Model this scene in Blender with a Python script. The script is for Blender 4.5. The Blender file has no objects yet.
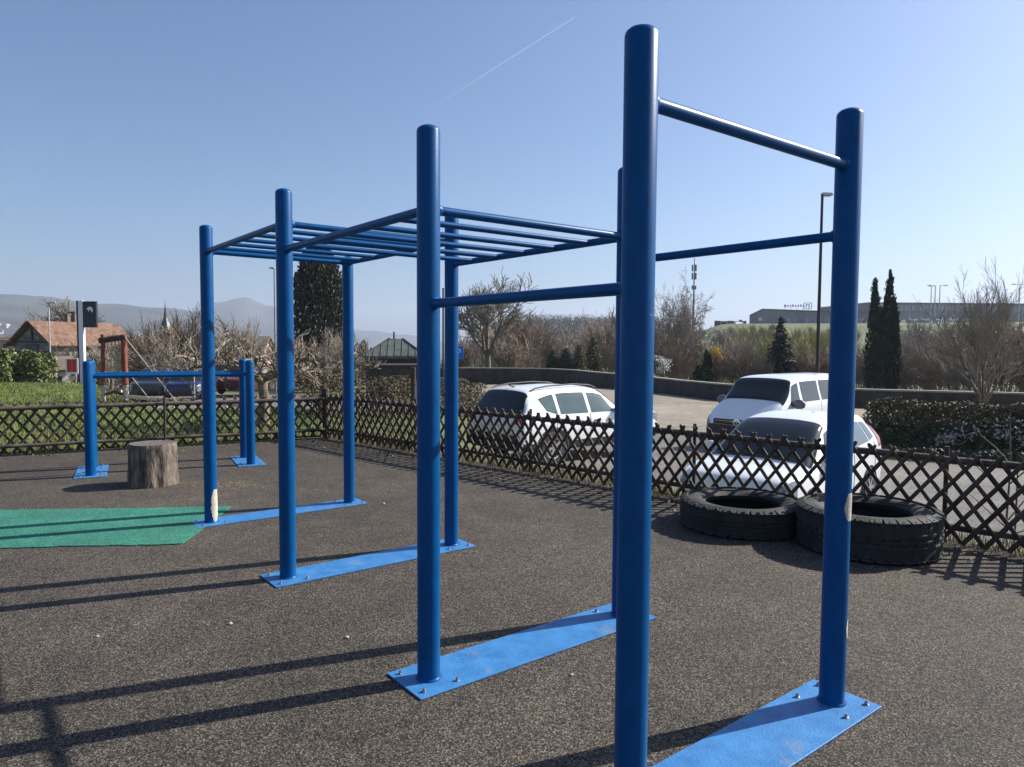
import bpy, bmesh, math, random
from math import sin, cos, pi, radians, sqrt, atan2, exp, degrees
from mathutils import Vector, Matrix, noise

RND = random.Random(11)
scene = bpy.context.scene
col = scene.collection
FOC = 709.86

# ------------------------------------------------------------------ helpers
def link(o):
    col.objects.link(o); return o

def tag(o, label=None, cat=None, group=None, kind=None):
    if label: o['label'] = label
    if cat: o['category'] = cat
    if group: o['group'] = group
    if kind: o['kind'] = kind
    return o

def thing(name, label, cat, loc=(0, 0, 0), rz=0, group=None, scale=1):
    o = link(bpy.data.objects.new(name, None))
    o.empty_display_size = .2
    o.location = loc; o.rotation_euler = (0, 0, rz); o.scale = (scale,) * 3
    return tag(o, label, cat, group)

def copy_tree(o, loc, rz=0, scale=1, label=None, group=None):
    def rec(s, par):
        c = s.copy(); col.objects.link(c); c.parent = par
        for ch in s.children: rec(ch, c)
        return c
    r = rec(o, None)
    r.location = loc; r.rotation_euler = (0, 0, rz)
    r.scale = scale if isinstance(scale, tuple) else (scale,) * 3
    if label: r['label'] = label
    if group: r['group'] = group
    return r

class MB:
    def __init__(s): s.v = []; s.f = []; s.m = []; s.mi = 0
    def add(s, vs, fs):
        b = len(s.v); s.v += [tuple(p) for p in vs]
        s.f += [tuple(i + b for i in f) for f in fs]; s.m += [s.mi] * len(fs)
    def box(s, c, d, rz=0, M=None):
        x, y, z = d[0] / 2, d[1] / 2, d[2] / 2
        T = Matrix.Translation(c) @ Matrix.Rotation(rz, 4, 'Z')
        if M is not None: T = T @ M
        P = [T @ Vector(p) for p in ((-x, -y, -z), (x, -y, -z), (x, y, -z), (-x, y, -z), (-x, -y, z), (x, -y, z), (x, y, z), (-x, y, z))]
        s.add(P, [(0, 3, 2, 1), (4, 5, 6, 7), (0, 1, 5, 4), (1, 2, 6, 5), (2, 3, 7, 6), (3, 0, 4, 7)])
    def beam(s, a, b, w, h):
        a = Vector(a); b = Vector(b); d = b - a
        q = d.to_track_quat('X', 'Z').to_matrix().to_4x4()
        s.box((a + b) / 2, (d.length, w, h), 0, q)
    def tube(s, pts, rad, n=8, cap=True, dome=False):
        pts = [Vector(p) for p in pts]
        if not hasattr(rad, '__len__'): rad = [rad] * len(pts)
        rad = list(rad)
        if dome:
            d = (pts[-1] - pts[-2]).normalized(); r = rad[-1]; e = pts[-1]
            pts[-1] = e - d * r * .55
            for k in (.35, .65, .9, 1.0):
                pts.append(e - d * r * .55 * (1 - k)); rad.append(r * sqrt(max(0, 1 - k * k)) if k < 1 else r * .06)
            pts[-1] = e
        t = (pts[1] - pts[0]).normalized()
        u = t.orthogonal().normalized(); V = []; F = []
        for i, p in enumerate(pts):
            if i:
                t2 = (pts[min(i + 1, len(pts) - 1)] - pts[i - 1])
                if t2.length > 1e-9:
                    t2.normalize(); u = (u - t2 * u.dot(t2))
                    if u.length < 1e-6: u = t2.orthogonal()
                    u.normalize(); t = t2
            w = t.cross(u)
            for k in range(n):
                a = 2 * pi * k / n; V.append(p + (u * cos(a) + w * sin(a)) * rad[i])
        for i in range(len(pts) - 1):
            for k in range(n):
                k2 = (k + 1) % n; F.append((i * n + k, i * n + k2, (i + 1) * n + k2, (i + 1) * n + k))
        if cap:
            F.append(tuple(range(n - 1, -1, -1))); e = (len(pts) - 1) * n; F.append(tuple(range(e, e + n)))
        s.add(V, F)
    def lathe(s, prof, n=32, M=None, closed=False, jit=None):
        V = []; F = []; m = len(prof)
        for k in range(n):
            a = 2 * pi * k / n
            for j, (r, z) in enumerate(prof):
                if jit: r = r + jit(a, z, j)
                p = Vector((r * cos(a), r * sin(a), z)); V.append(M @ p if M is not None else p)
        for k in range(n):
            k2 = (k + 1) % n
            for j in range(m if closed else m - 1):
                j2 = (j + 1) % m
                F.append((k * m + j, k2 * m + j, k2 * m + j2, k * m + j2))
        s.add(V, F)
    def leaf(s, p, size, rnd, asp=.6, d=None):
        p = Vector(p)
        if d is None: d = Vector((rnd.gauss(0, 1), rnd.gauss(0, 1), rnd.gauss(0, 1)))
        d = d.normalized(); o = Vector((rnd.gauss(0, 1), rnd.gauss(0, 1), rnd.gauss(0, 1))); w = d.cross(o)
        if w.length < 1e-6: w = d.orthogonal()
        w.normalize(); L = size * rnd.uniform(.6, 1.3)
        s.add([p - d * L / 2, p + w * L * asp / 2, p + d * L / 2, p - w * L * asp / 2], [(0, 1, 2, 3)])
    def build(s, name, mat, parent=None, smooth=None, bevel=0):
        me = bpy.data.meshes.new(name); me.from_pydata(s.v, [], s.f)
        for m in (mat if isinstance(mat, (list, tuple)) else [mat]): me.materials.append(m)
        if any(s.m): me.polygons.foreach_set('material_index', s.m)
        if smooth:
            me.shade_smooth(); me.set_sharp_from_angle(angle=radians(smooth))
        me.update()
        o = link(bpy.data.objects.new(name, me)); o.parent = parent
        if bevel:
            b = o.modifiers.new('bevel', 'BEVEL'); b.width = bevel; b.segments = 2; b.limit_method = 'ANGLE'
        return o

# ------------------------------------------------------------------ materials
def nodes(name):
    m = bpy.data.materials.new(name); m.use_nodes = True
    nt = m.node_tree; b = nt.nodes['Principled BSDF']
    return m, nt, b

def N(nt, t, **kw):
    n = nt.nodes.new(t)
    for k, v in kw.items():
        if k in n.inputs: n.inputs[k].default_value = v
        else: setattr(n, k, v)
    return n

def ramp(nt, stops, fac):
    r = nt.nodes.new('ShaderNodeValToRGB'); e = r.color_ramp.elements
    while len(e) < len(stops): e.new(.5)
    for i, (p, c) in enumerate(stops):
        e[i].position = p; e[i].color = (*c, 1) if len(c) == 3 else c
    nt.links.new(fac, r.inputs[0]); return r.outputs[0]

def mk(name, c, rough=.6, var=.18, scale=6, c2=None, bump=0, bscale=60, metal=0, spec=.5, coat=0, stretch=None, detail=5):
    m, nt, b = nodes(name); L = nt.links.new
    tc = N(nt, 'ShaderNodeTexCoord'); src = tc.outputs['Object']
    if stretch:
        mp = N(nt, 'ShaderNodeMapping'); mp.inputs['Scale'].default_value = stretch; L(src, mp.inputs[0]); src = mp.outputs[0]
    nz = N(nt, 'ShaderNodeTexNoise', Scale=scale, Detail=detail, Roughness=.62); L(src, nz.inputs['Vector'])
    a = tuple(x * (1 - var) for x in c); d = c2 or tuple(min(1, x * (1 + var)) for x in c)
    L(ramp(nt, [(.32, a), (.68, d)], nz.outputs[0]), b.inputs['Base Color'])
    b.inputs['Roughness'].default_value = rough; b.inputs['Metallic'].default_value = metal
    b.inputs['Specular IOR Level'].default_value = spec; b.inputs['Coat Weight'].default_value = coat
    if bump:
        n2 = N(nt, 'ShaderNodeTexNoise', Scale=bscale, Detail=4); L(src, n2.inputs['Vector'])
        bp = N(nt, 'ShaderNodeBump', Strength=bump, Distance=.02); L(n2.outputs[0], bp.inputs['Height']); L(bp.outputs[0], b.inputs['Normal'])
    return m

def mat_granules(name, stops, vscale, tint_lo, tint_hi, bump=.35, patch=None):
    m, nt, b = nodes(name); L = nt.links.new
    tc = N(nt, 'ShaderNodeTexCoord')
    vo = N(nt, 'ShaderNodeTexVoronoi', Scale=vscale); L(tc.outputs['Object'], vo.inputs['Vector'])
    sp = N(nt, 'ShaderNodeSeparateColor'); L(vo.outputs['Color'], sp.inputs[0])
    base = ramp(nt, stops, sp.outputs[0])
    nz = N(nt, 'ShaderNodeTexNoise', Scale=.55, Detail=7, Roughness=.6); L(tc.outputs['Object'], nz.inputs['Vector'])
    tint = ramp(nt, [(.3, tint_lo), (.7, tint_hi)], nz.outputs[0])
    mx = N(nt, 'ShaderNodeMix', data_type='RGBA', blend_type='MULTIPLY'); mx.inputs[0].default_value = 1
    L(base, mx.inputs[6]); L(tint, mx.inputs[7]); out = mx.outputs[2]
    for sc_, lo_, hi_ in ((2.7, .86, 1.10), (.17, .80, 1.17), (9., .92, 1.07)):
        nz2 = N(nt, 'ShaderNodeTexNoise', Scale=sc_, Detail=6, Roughness=.68); L(tc.outputs['Object'], nz2.inputs['Vector'])
        m3 = N(nt, 'ShaderNodeMix', data_type='RGBA', blend_type='MULTIPLY'); m3.inputs[0].default_value = 1
        L(out, m3.inputs[6]); L(ramp(nt, [(.36, (lo_,) * 3), (.64, (hi_, hi_ * .985, hi_ * .96))], nz2.outputs[0]), m3.inputs[7]); out = m3.outputs[2]
    if patch:
        n3 = N(nt, 'ShaderNodeTexNoise', Scale=patch[0], Detail=5, Roughness=.65); L(tc.outputs['Object'], n3.inputs['Vector'])
        f = ramp(nt, [(patch[1], (0, 0, 0)), (patch[1] + .12, (1, 1, 1))], n3.outputs[0])
        m2 = N(nt, 'ShaderNodeMix', data_type='RGBA'); L(f, m2.inputs[0]); L(out, m2.inputs[6]); m2.inputs[7].default_value = (*patch[2], 1)
        out = m2.outputs[2]
    L(out, b.inputs['Base Color']); b.inputs['Roughness'].default_value = .85; b.inputs['Specular IOR Level'].default_value = .25
    bp = N(nt, 'ShaderNodeBump', Strength=bump, Distance=.004); L(vo.outputs['Distance'], bp.inputs['Height']); L(bp.outputs[0], b.inputs['Normal'])
    return m

def worn(m, c, scale, thr, soft=.05, amount=1):
    nt = m.node_tree; L = nt.links.new; b = nt.nodes['Principled BSDF']; src = b.inputs['Base Color'].links[0].from_socket
    tc = N(nt, 'ShaderNodeTexCoord'); nz = N(nt, 'ShaderNodeTexNoise', Scale=scale, Detail=8, Roughness=.7); L(tc.outputs['Object'], nz.inputs['Vector'])
    f = ramp(nt, [(thr, (0, 0, 0)), (thr + soft, (amount,) * 3)], nz.outputs[0])
    mx = N(nt, 'ShaderNodeMix', data_type='RGBA'); L(f, mx.inputs[0]); L(src, mx.inputs[6]); mx.inputs[7].default_value = (*c, 1); L(mx.outputs[2], b.inputs['Base Color'])
    return m

M = {}
M['rubber_ground'] = mat_granules('playground granules', [(0, (.0085, .0078, .007)), (.28, (.03, .0262, .023)), (.6, (.068, .0595, .051)), (.85, (.13, .115, .098)), (1, (.235, .21, .178))], 178, (.80, .78, .77), (1.16, 1.13, 1.08), .5)
M['green_mat'] = mat_granules('green rubber granules', [(0, (.010, .075, .055)), (.5, (.028, .165, .12)), (1, (.075, .29, .22))], 170, (.85, .88, .88), (1.12, 1.1, 1.08), .4)
M['asphalt'] = mat_granules('lot asphalt', [(0, (.09, .088, .085)), (.6, (.16, .155, .148)), (1, (.25, .24, .23))], 60, (.85, .85, .85), (1.12, 1.1, 1.05), .3)
M['road'] = mat_granules('road asphalt with painted sunlight', [(0, (.2, .18, .15)), (.6, (.27, .24, .2)), (1, (.33, .3, .25))], 40, (.88, .88, .88), (1.1, 1.08, 1.02), .2)  # lighter tan than the lot: grazing sunlight put into the colour
M['gravel'] = mat_granules('dry soil', [(0, (.1, .08, .055)), (.5, (.2, .16, .11)), (1, (.34, .29, .22))], 40, (.8, .8, .75), (1.15, 1.1, 1), .5)
M['blue'] = mk('blue painted steel', (.0005, .068, .212), .36, .10, 14, bump=.05, bscale=260, spec=.17)
M['blue_plate'] = mk('worn blue plate with painted sky sheen', (.028, .16, .40), .5, .16, 9, (.045, .21, .47), bump=.15, bscale=90)  # lighter than the posts: sun and sky reflection painted in, besides dust and wear
worn(M['blue_plate'], (.26, .23, .17), 5, .565, .13, .55); worn(M['blue_plate'], (.30, .33, .36), 34, .68, .05, .8)
worn(M['blue'], (.16, .22, .30), 22, .69, .03, .7); worn(M['blue'], (.02, .12, .30), 3, .58, .2, .45)
M['primer'] = mk('bare primer patch', (.5, .46, .38), .8, .2, 40, bump=.3, bscale=120)
M['bolt'] = mk('galvanised bolt', (.35, .37, .4), .4, .2, 60, metal=.8)
M['fence_wood'] = mk('dark stained fence wood', (.038, .025, .016), .8, .45, 5, (.125, .084, .055), bump=.4, bscale=50, stretch=(1, 1, .4))
M['rail_wood'] = mk('weathered fence rail', (.045, .033, .025), .8, .4, 6, (.13, .10, .08), bump=.4, bscale=50)
M['iron'] = mk('dark iron', (.025, .022, .02), .6, .3, 20)
M['bark_stump'] = mk('grey split stump bark', (.035, .027, .02), .92, .5, 15, (.24, .195, .15), bump=1., bscale=30, stretch=(1, 1, .28), detail=9)
M['stump_top'] = mk('weathered stump top', (.12, .10, .085), .9, .35, 22, bump=.6, bscale=50)
M['tyre'] = mk('dusty black tyre rubber', (.010, .010, .0105), .75, .4, 6, (.03, .0285, .027), bump=.3, bscale=60)
M['tyre_dust'] = mk('dusty tyre sidewall', (.012, .012, .012), .8, .5, 4, (.045, .042, .038), bump=.3, bscale=30)
M['white_paint'] = mk('white car paint', (.78, .79, .8), .28, .02, 3, coat=.6)
M['black_plastic'] = mk('black trim plastic', (.02, .02, .021), .55, .15, 30)
M['glass'] = mk('dark car glass', (.012, .016, .018), .04, .1, 3, spec=.6)
M['glass_teal'] = mk('side glass with painted light', (.05, .085, .09), .05, .15, 3, spec=.7)  # opaque; teal of reflected and see-through light put into the base colour
M['chrome'] = mk('chrome', (.7, .7, .7), .15, .05, 9, metal=1)
M['rim'] = mk('silver alloy', (.5, .5, .52), .3, .08, 12, metal=.8)
M['red_lamp'] = mk('red lamp lens', (.32, .012, .012), .15, .1, 8, coat=.5)
M['lamp_lens'] = mk('clear lamp lens', (.07, .08, .09), .06, .6, 22, (.36, .40, .44), coat=.8)
M['dark_paint'] = mk('dark grey car paint', (.02, .021, .025), .25, .1, 3, coat=.6)
M['navy_paint'] = mk('navy car paint', (.006, .010, .05), .25, .1, 3, coat=.6)
M['red_paint'] = mk('dark red car paint', (.09, .012, .012), .3, .1, 3, coat=.6)
M['concrete'] = mk('dark weathered concrete', (.04, .033, .028), .9, .35, 1.6, (.075, .065, .056), bump=.3, bscale=12)
M['concrete_cap'] = mk('pale concrete coping', (.3, .275, .24), .9, .2, 3)
M['grass_ground'] = mk('grass ground', (.07, .105, .02), .95, .4, .9, (.15, .17, .045), bump=.5, bscale=30)
M['grass'] = mk('grass blades', (.065, .115, .012), .8, .4, 1.3, (.20, .235, .04))
M['terrain'] = mk('rough grass terrain', (.065, .085, .022), .95, .4, .09, (.14, .15, .05), bump=.3, bscale=4)
M['dry_plants'] = mk('dry grass', (.2, .16, .075), .9, .4, 3, (.33, .28, .15))
M['ivy'] = mk('dark ivy leaves', (.022, .04, .014), .6, .5, 5, (.07, .095, .035))
M['dead_leaf'] = mk('pale dry leaves', (.36, .28, .24), .9, .3, 5, (.6, .5, .44))
M['laurel'] = mk('laurel leaves', (.055, .09, .02), .5, .4, 4, (.2, .23, .075))
M['beech'] = mk('brown beech hedge leaves', (.075, .055, .03), .85, .4, 5, (.2, .15, .09))
M['hedge_green'] = mk('dark hedge leaves', (.045, .045, .02), .75, .5, 6, (.16, .14, .07))
M['bark'] = mk('grey brown bark', (.10, .075, .055), .9, .35, 8, (.2, .165, .13), bump=.5, bscale=30)
M['bark_pale'] = mk('pale plane bark', (.115, .088, .065), .9, .4, 7, (.31, .25, .185), bump=.4, bscale=30)
M['twig_brown'] = mk('brown twigs', (.19, .135, .092), .9, .3, 2, (.36, .27, .195))
M['twig_grey'] = mk('grey twigs', (.18, .15, .118), .9, .3, 2, (.34, .29, .23))
M['twig_red'] = mk('reddish twigs', (.21, .145, .095), .9, .3, 2, (.36, .26, .18))
M['twig_olive'] = mk('olive yellow twigs', (.25, .23, .08), .9, .3, 2, (.42, .38, .15))
M['conifer'] = mk('dark conifer needles', (.012, .022, .010), .75, .4, 2.5, (.035, .05, .02))
M['spruce'] = mk('spruce needles', (.012, .026, .014), .75, .4, 2.5, (.035, .055, .028))
M['thuja'] = mk('brown green thuja sprays', (.05, .05, .018), .75, .4, 2.5, (.14, .12, .05))
M['evergreen'] = mk('broad evergreen leaves', (.012, .018, .010), .5, .5, 3, (.06, .06, .035))
M['blossom_w'] = mk('white blossom', (.7, .68, .64), .8, .1, 5)
M['blossom_y'] = mk('yellow blossom', (.6, .42, .03), .8, .2, 5)
M['roof_tile'] = mk('orange roof tiles', (.135, .068, .045), .85, .4, 2.2, (.235, .13, .082), bump=.6, bscale=10)
M['roof_brown'] = mk('brown roof', (.15, .12, .1), .85, .25, 3, bump=.3, bscale=15)
M['roof_green'] = mk('green copper roof', (.065, .08, .07), .6, .25, 2, (.12, .14, .122))
M['wood_dark'] = mk('dark timber', (.035, .026, .02), .8, .4, 4, (.08, .06, .045), stretch=(5, 5, 1))
M['render_wall'] = mk('cream render', (.45, .41, .34), .9, .12, 3)
M['stone_wall'] = mk('timber and stone gable', (.09, .08, .07), .9, .5, 2.2, (.3, .27, .23))
M['pink_wall'] = mk('pinkish render', (.40, .28, .23), .9, .12, 3)
M['window'] = mk('window glass', (.03, .035, .04), .08, .1, 3)
M['sign_white'] = mk('white sign enamel', (.75, .75, .73), .4, .04, 5)
M['sign_red'] = mk('red sign enamel', (.5, .03, .03), .4, .08, 5)
M['sign_blue'] = mk('blue sign enamel', (.02, .16, .55), .4, .08, 5)
M['totem_dark'] = mk('anthracite sign panel', (.018, .022, .03), .45, .08, 4)
M['red_post'] = mk('red stained post', (.16, .035, .025), .7, .3, 8, (.27, .075, .05))
M['log'] = mk('brown log', (.07, .045, .035), .85, .35, 8)
M['pale_rope'] = mk('pale rope', (.42, .35, .27), .9, .15, 30)
M['pale_post'] = mk('bare post foot', (.5, .42, .36), .85, .15, 10)
M['galv'] = mk('galvanised pole', (.16, .17, .18), .5, .15, 10, metal=.3)
M['pale_galv'] = mk('pale lamp pole', (.42, .44, .45), .5, .1, 10, metal=.2)
M['ind_wall'] = mk('grey cladding', (.21, .20, .195), .7, .12, .3, (.29, .28, .275), stretch=(1, 1, .2))
M['ind_light'] = mk('pale glazed cladding', (.28, .31, .33), .35, .25, .5, stretch=(2, 2, .3))
M['ind_brown'] = mk('brown cladding', (.16, .10, .07), .75, .15, .5)
M['ind_roof'] = mk('grey flat roof', (.12, .12, .12), .8, .1, .3)
M['sign_grey'] = mk('grey letters', (.25, .26, .27), .5, .05, 3)
M['town'] = mk('far white walls', (.75, .72, .68), .9, .1, .02)
M['town_roof'] = mk('far roofs', (.26, .16, .12), .9, .2, .02)
M['mountain'] = mk('wooded mountain', (.026, .036, .034), 1, .5, .006, (.07, .075, .055), detail=9)
M['forest'] = mk('far bare forest', (.11, .088, .066), 1, .3, .03, (.17, .14, .105))
M['pebble'] = mk('white pebble', (.42, .39, .34), .8, .15, 60)
M['white_slab'] = mk('white plaster', (.72, .71, .69), .8, .06, 2)

# ------------------------------------------------------------------ terrain
def sst(a, b, x):
    t = max(0., min(1., (x - a) / (b - a))); return t * t * (3 - 2 * t)

LOT = [(14.32, -4.85), (-.18, 9.5), (-1.75, 13.2), (-1.5, 16.6), (-.6, 19.6), (-3, 23), (-2, 90), (95, 90), (95, -4.85)]
def sdist(px, py, poly):
    best = 1e9; ins = False; n = len(poly)
    for i in range(n):
        x1, y1 = poly[i]; x2, y2 = poly[(i + 1) % n]
        dx, dy = x2 - x1, y2 - y1; t = max(0, min(1, ((px - x1) * dx + (py - y1) * dy) / (dx * dx + dy * dy)))
        best = min(best, (px - x1 - t * dx) ** 2 + (py - y1 - t * dy) ** 2)
        if (y1 > py) != (y2 > py) and px < (x2 - x1) * (py - y1) / (y2 - y1) + x1: ins = not ins
    return sqrt(best) if ins else -sqrt(best)

def near_z(x, y):
    m = 0.
    if y > -6: m = sst(0, .85, sdist(x, y, LOT))
    if x < 2 and y > 5:
        k = 11 * (1 - sst(-.62, -.50, x / y)); m = max(m, sst(14 + k, 27 + k * .8, y))
    z = -m * (.97 + max(0, min(y, 21) - 14) * .062)
    e = (x - 8.3) * .70 + (y - 17.6) * .715          # bank beyond the right end of the lot
    a = (x - 8.3) * .715 - (y - 17.6) * .70
    if e > 0: z += .62 * sst(0, 1.1, e) * (1 - sst(2.6, 5, e)) * sst(-4.6, -3.2, a) * (1 - sst(14, 18, a))
    return z

def far_z(az, r):
    left = -2.2 - 6 * sst(50, 150, r) - 20 * sst(150, 600, r) - 10 * sst(600, 1500, r)
    mid = -2.2 - 2.5 * sst(60, 130, r) + 20 * sst(250, 560, r)
    right = -2.0 - 1.0 * sst(50, 75, r) + 11.5 * sst(75, 245, r) + 4 * sst(260, 900, r)
    z = left + (mid - left) * sst(-7, 0, az)
    return z + (right - z) * sst(9.5, 17, az)

def ter(x, y):
    r = sqrt(x * x + y * y)
    n = near_z(x, y)
    if r < 38: return n
    f = far_z(degrees(atan2(x, y)), r)
    return n + (f - n) * sst(38, 75, r)

def build_terrain():
    azs = []; a = -180.
    while a < 180:
        azs.append(a); a += .6 if -52 <= a < 52 else 4
    rs = [0.]; r = .7
    while r < 5200: rs.append(r); r *= 1.045 if r < 70 else 1.09
    V = []; F = []; n = len(azs)
    for r in rs:
        for a in azs:
            x, y = r * sin(radians(a)), r * cos(radians(a)); V.append((x, y, ter(x, y) - .03))
    for i in range(len(rs) - 1):
        for k in range(n):
            k2 = (k + 1) % n; F.append((i * n + k, (i + 1) * n + k, (i + 1) * n + k2, i * n + k2)[::-1])
    mb = MB(); mb.add(V, F)
    tag(mb.build('ground', M['terrain'], smooth=60), kind='structure')
build_terrain()

def sheet(name, poly, step, dz, mat, fixed=None):
    bm = bmesh.new(); bm.faces.new([bm.verts.new((x, y, 0)) for x, y in poly])
    xs = [p[0] for p in poly]; ys = [p[1] for p in poly]
    for ax, lo, hi in ((0, min(xs), max(xs)), (1, min(ys), max(ys))):
        k = lo + step
        while k < hi:
            co = [0, 0, 0]; co[ax] = k; no = [0, 0, 0]; no[ax] = 1
            bmesh.ops.bisect_plane(bm, geom=bm.verts[:] + bm.edges[:] + bm.faces[:], plane_co=co, plane_no=no); k += step
    for v in bm.verts: v.co.z = (fixed if fixed is not None else ter(v.co.x, v.co.y)) + dz
    bmesh.ops.recalc_face_normals(bm, faces=bm.faces[:])
    me = bpy.data.meshes.new(name); bm.to_mesh(me); bm.free(); me.materials.append(mat); me.shade_smooth()
    return tag(link(bpy.data.objects.new(name, me)), kind='structure')

FC = Vector((-2.95, 11.15)); FD = Vector((.729, -.684)).normalized(); FN = Vector((.684, .729))
FL = Vector((-3.72, -1.97)).normalized()
FRE = FC + FD * 14.5; FLE = FC + FL * 9.2
o2 = FN * .22
sheet('playground_surface', [(FLE.x, FLE.y + .2), (FC.x, FC.y + .2), (FRE.x + o2.x, FRE.y + o2.y), (9, -6), (-14, -6)], 4, 0, M['rubber_ground'], fixed=0)
sheet('lawn', [(-.2, 9.75), (-1.8, 13.0), (-1.9, 17.8), (-5, 24.5), (-13, 26), (-24, 26), (-16, 5.6), (FLE.x, FLE.y + .35), (FC.x, FC.y + .35)], .8, .012, M['grass_ground'])
sheet('parking_lot', [(14.0, -2.9), (.2, 10.7), (-1.0, 13.2), (-.9, 18), (0, 23.5), (14, 21.5), (8.2, 17.4), (16.5, 9.4), (20, 4)], .8, .02, M['asphalt'])
sheet('street', [(-34, 28), (-5, 26.5), (-2.5, 33), (-3.5, 39), (-34, 40)], 2, .03, M['asphalt'])
sheet('road', [(2.2, 23.9), (14.2, 21.9), (9.9, 19.9), (18, 12), (30, 8), (30, 27.5), (22, 30.6), (17, 32.4), (10.6, 36.4), (8.3, 45.3), (4, 58.3), (-20, 58.3), (-3, 40.), (0, 28)], 1.5, .03, M['road'])

def yh(px): return 344.1 + (px - 512) * .006
def X(px, D): return (px - 512.3) / FOC * D
def Z(py, D, px=512): return 1.5 - (py - yh(px)) / FOC * D
def G(px, D): x = X(px, D); return (x, D, ter(x, D) - .02)

# far mountains as one solid heightfield each
def mountain(name, r0, r1, prof, base, seed, scl=1):
    nr, na = 30, 170; a0, a1 = prof[0][0], prof[-1][0]; V = []; F = []
    def hz(a, r):
        t = (r - r0) / (r1 - r0)
        for (p, h), (q, g) in zip(prof, prof[1:]):
            if p <= a <= q + 1e-9: H = h + (g - h) * sst(p, q, a); break
        s = sin(min(1, t / .62) * pi / 2) ** 1.15 if t < .62 else cos((t - .62) / .38 * pi / 2)
        n = noise.fractal(Vector((r * sin(radians(a)) / 420 + seed, r * cos(radians(a)) / 420, seed)), 1, 2, 5)
        return base + (H * cos(radians(a)) * scl - base) * max(0, s) + n * 18 * s * (1 - .8 * (t > .5))
    for i in range(nr):
        r = r0 + (r1 - r0) * i / (nr - 1)
        for k in range(na): a = a0 + (a1 - a0) * k / (na - 1); V.append((r * sin(radians(a)), r * cos(radians(a)), hz(a, r)))
    for i in range(nr - 1):
        for k in range(na - 1): F.append((i * na + k, i * na + k + 1, (i + 1) * na + k + 1, (i + 1) * na + k))
    mb = MB(); mb.add(V, F); tag(mb.build(name, M['mountain'], smooth=80), kind='structure')
    return hz
hz1 = mountain('mountain', 1300, 3600, [(-62, 190), (-50, 225), (-40, 218), (-36, 205), (-33.5, 192), (-30, 168), (-26, 150), (-23, 128), (-20, 60), (-16, -38)], -38, 2.3, .83)
mountain('mountain', 3100, 4300, [(-27, -20), (-25, 100), (-22.6, 190), (-20.6, 215), (-18.8, 175), (-16, 95), (-11, 62), (-8.5, 42), (-6, 10), (-2, -20)], -40, 7.7, 1.13)

# far town: tiny houses on the mountain foot (nobody could count it)
mb = MB(); rr = random.Random(5)
for i in range(900):
    a = rr.uniform(-46, -19); r = rr.uniform(1400, 1720)
    x, y = r * sin(radians(a)), r * cos(radians(a))
    if noise.noise(Vector((a * .35, r / 160, 1.))) < -.08: continue
    hit = hz1(a, r) + 1
    w = rr.uniform(3, 7.5); mb.mi = 0
    mb.box((x, y, hit), (w, w * rr.uniform(.6, 1), rr.uniform(3, 5)), rr.uniform(0, 3)); mb.mi = 1
    mb.box((x, y, hit + 2.9), (w * 1.06, w, 1.4), rr.uniform(0, 3))
tag(mb.build('town', [M['town'], M['town_roof']]), 'tiny white houses of a hazy town scattered over the foot of the mountain', 'town', kind='stuff')

# ------------------------------------------------------------------ climbing frame
P = {'P0': (.377, 2.149), 'Q0': (1.353, 2.91), 'P3': (-.365, 3.1), 'Q1': (.611, 3.862), 'P2': (-1.422, 4.456), 'Q2': (-.446, 5.217), 'P1': (-2.498, 5.836), 'Q3': (-1.522, 6.597)}
ORG = Vector((-.6, 4.4, 0))
def L3(n, z): return Vector((P[n][0], P[n][1], z)) - ORG
frame = thing('climbing_frame', 'blue steel climbing frame with overhead monkey bar ladder and chin-up bars on long base plates', 'climbing frame', ORG)
PR = .0508
for n in P:
    mb = MB(); h = {'P0': 2.438, 'P3': 2.436, 'Q3': 2.30}.get(n, 2.454)
    mb.tube([L3(n, .008), L3(n, .03), L3(n, 1.2), L3(n, h)], PR, 40, dome=True)
    mb.lathe([(PR + .008, .0085), (PR + .007, .013), (PR + .001, .019)], 32, Matrix.Translation(L3(n, 0)))
    mb.build('post', M['blue'], frame, smooth=50)
E1 = Vector((cos(.6622), sin(.6622), 0)); E2 = Vector((-sin(.6622), cos(.6622), 0))
def chip(n, a0, a1, z0, z1, seed):
    mb = MB(); r = PR + .0015; V = []; F = []; na, nz = 14, 18
    for i in range(nz):
        t = i / (nz - 1); z = z0 + (z1 - z0) * t
        w = max(.04, sin(pi * (.06 + .88 * t)) ** .5)
        for k in range(na):
            s = k / (na - 1) * 2 - 1
            s *= w * (1 + .30 * noise.noise(Vector((z * 34 + seed, 4 * (s > 0), seed))))
            a = (a0 + a1) / 2 + s * (a1 - a0) / 2
            p = L3(n, z); V.append((p.x + r * cos(a), p.y + r * sin(a), z))
    for i in range(nz - 1):
        for k in range(na - 1): F.append((i * na + k, i * na + k + 1, (i + 1) * na + k + 1, (i + 1) * na + k))
    mb.add(V, F); o = mb.build('bare_patch', M['primer'], frame, smooth=60); return o
chip('P1', radians(-64), radians(20), .02, .285, 1.); chip('Q0', radians(-84), radians(-16), .785, .90, 4.); chip('Q0', radians(-50), radians(-18), .29, .37, 7.)

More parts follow.
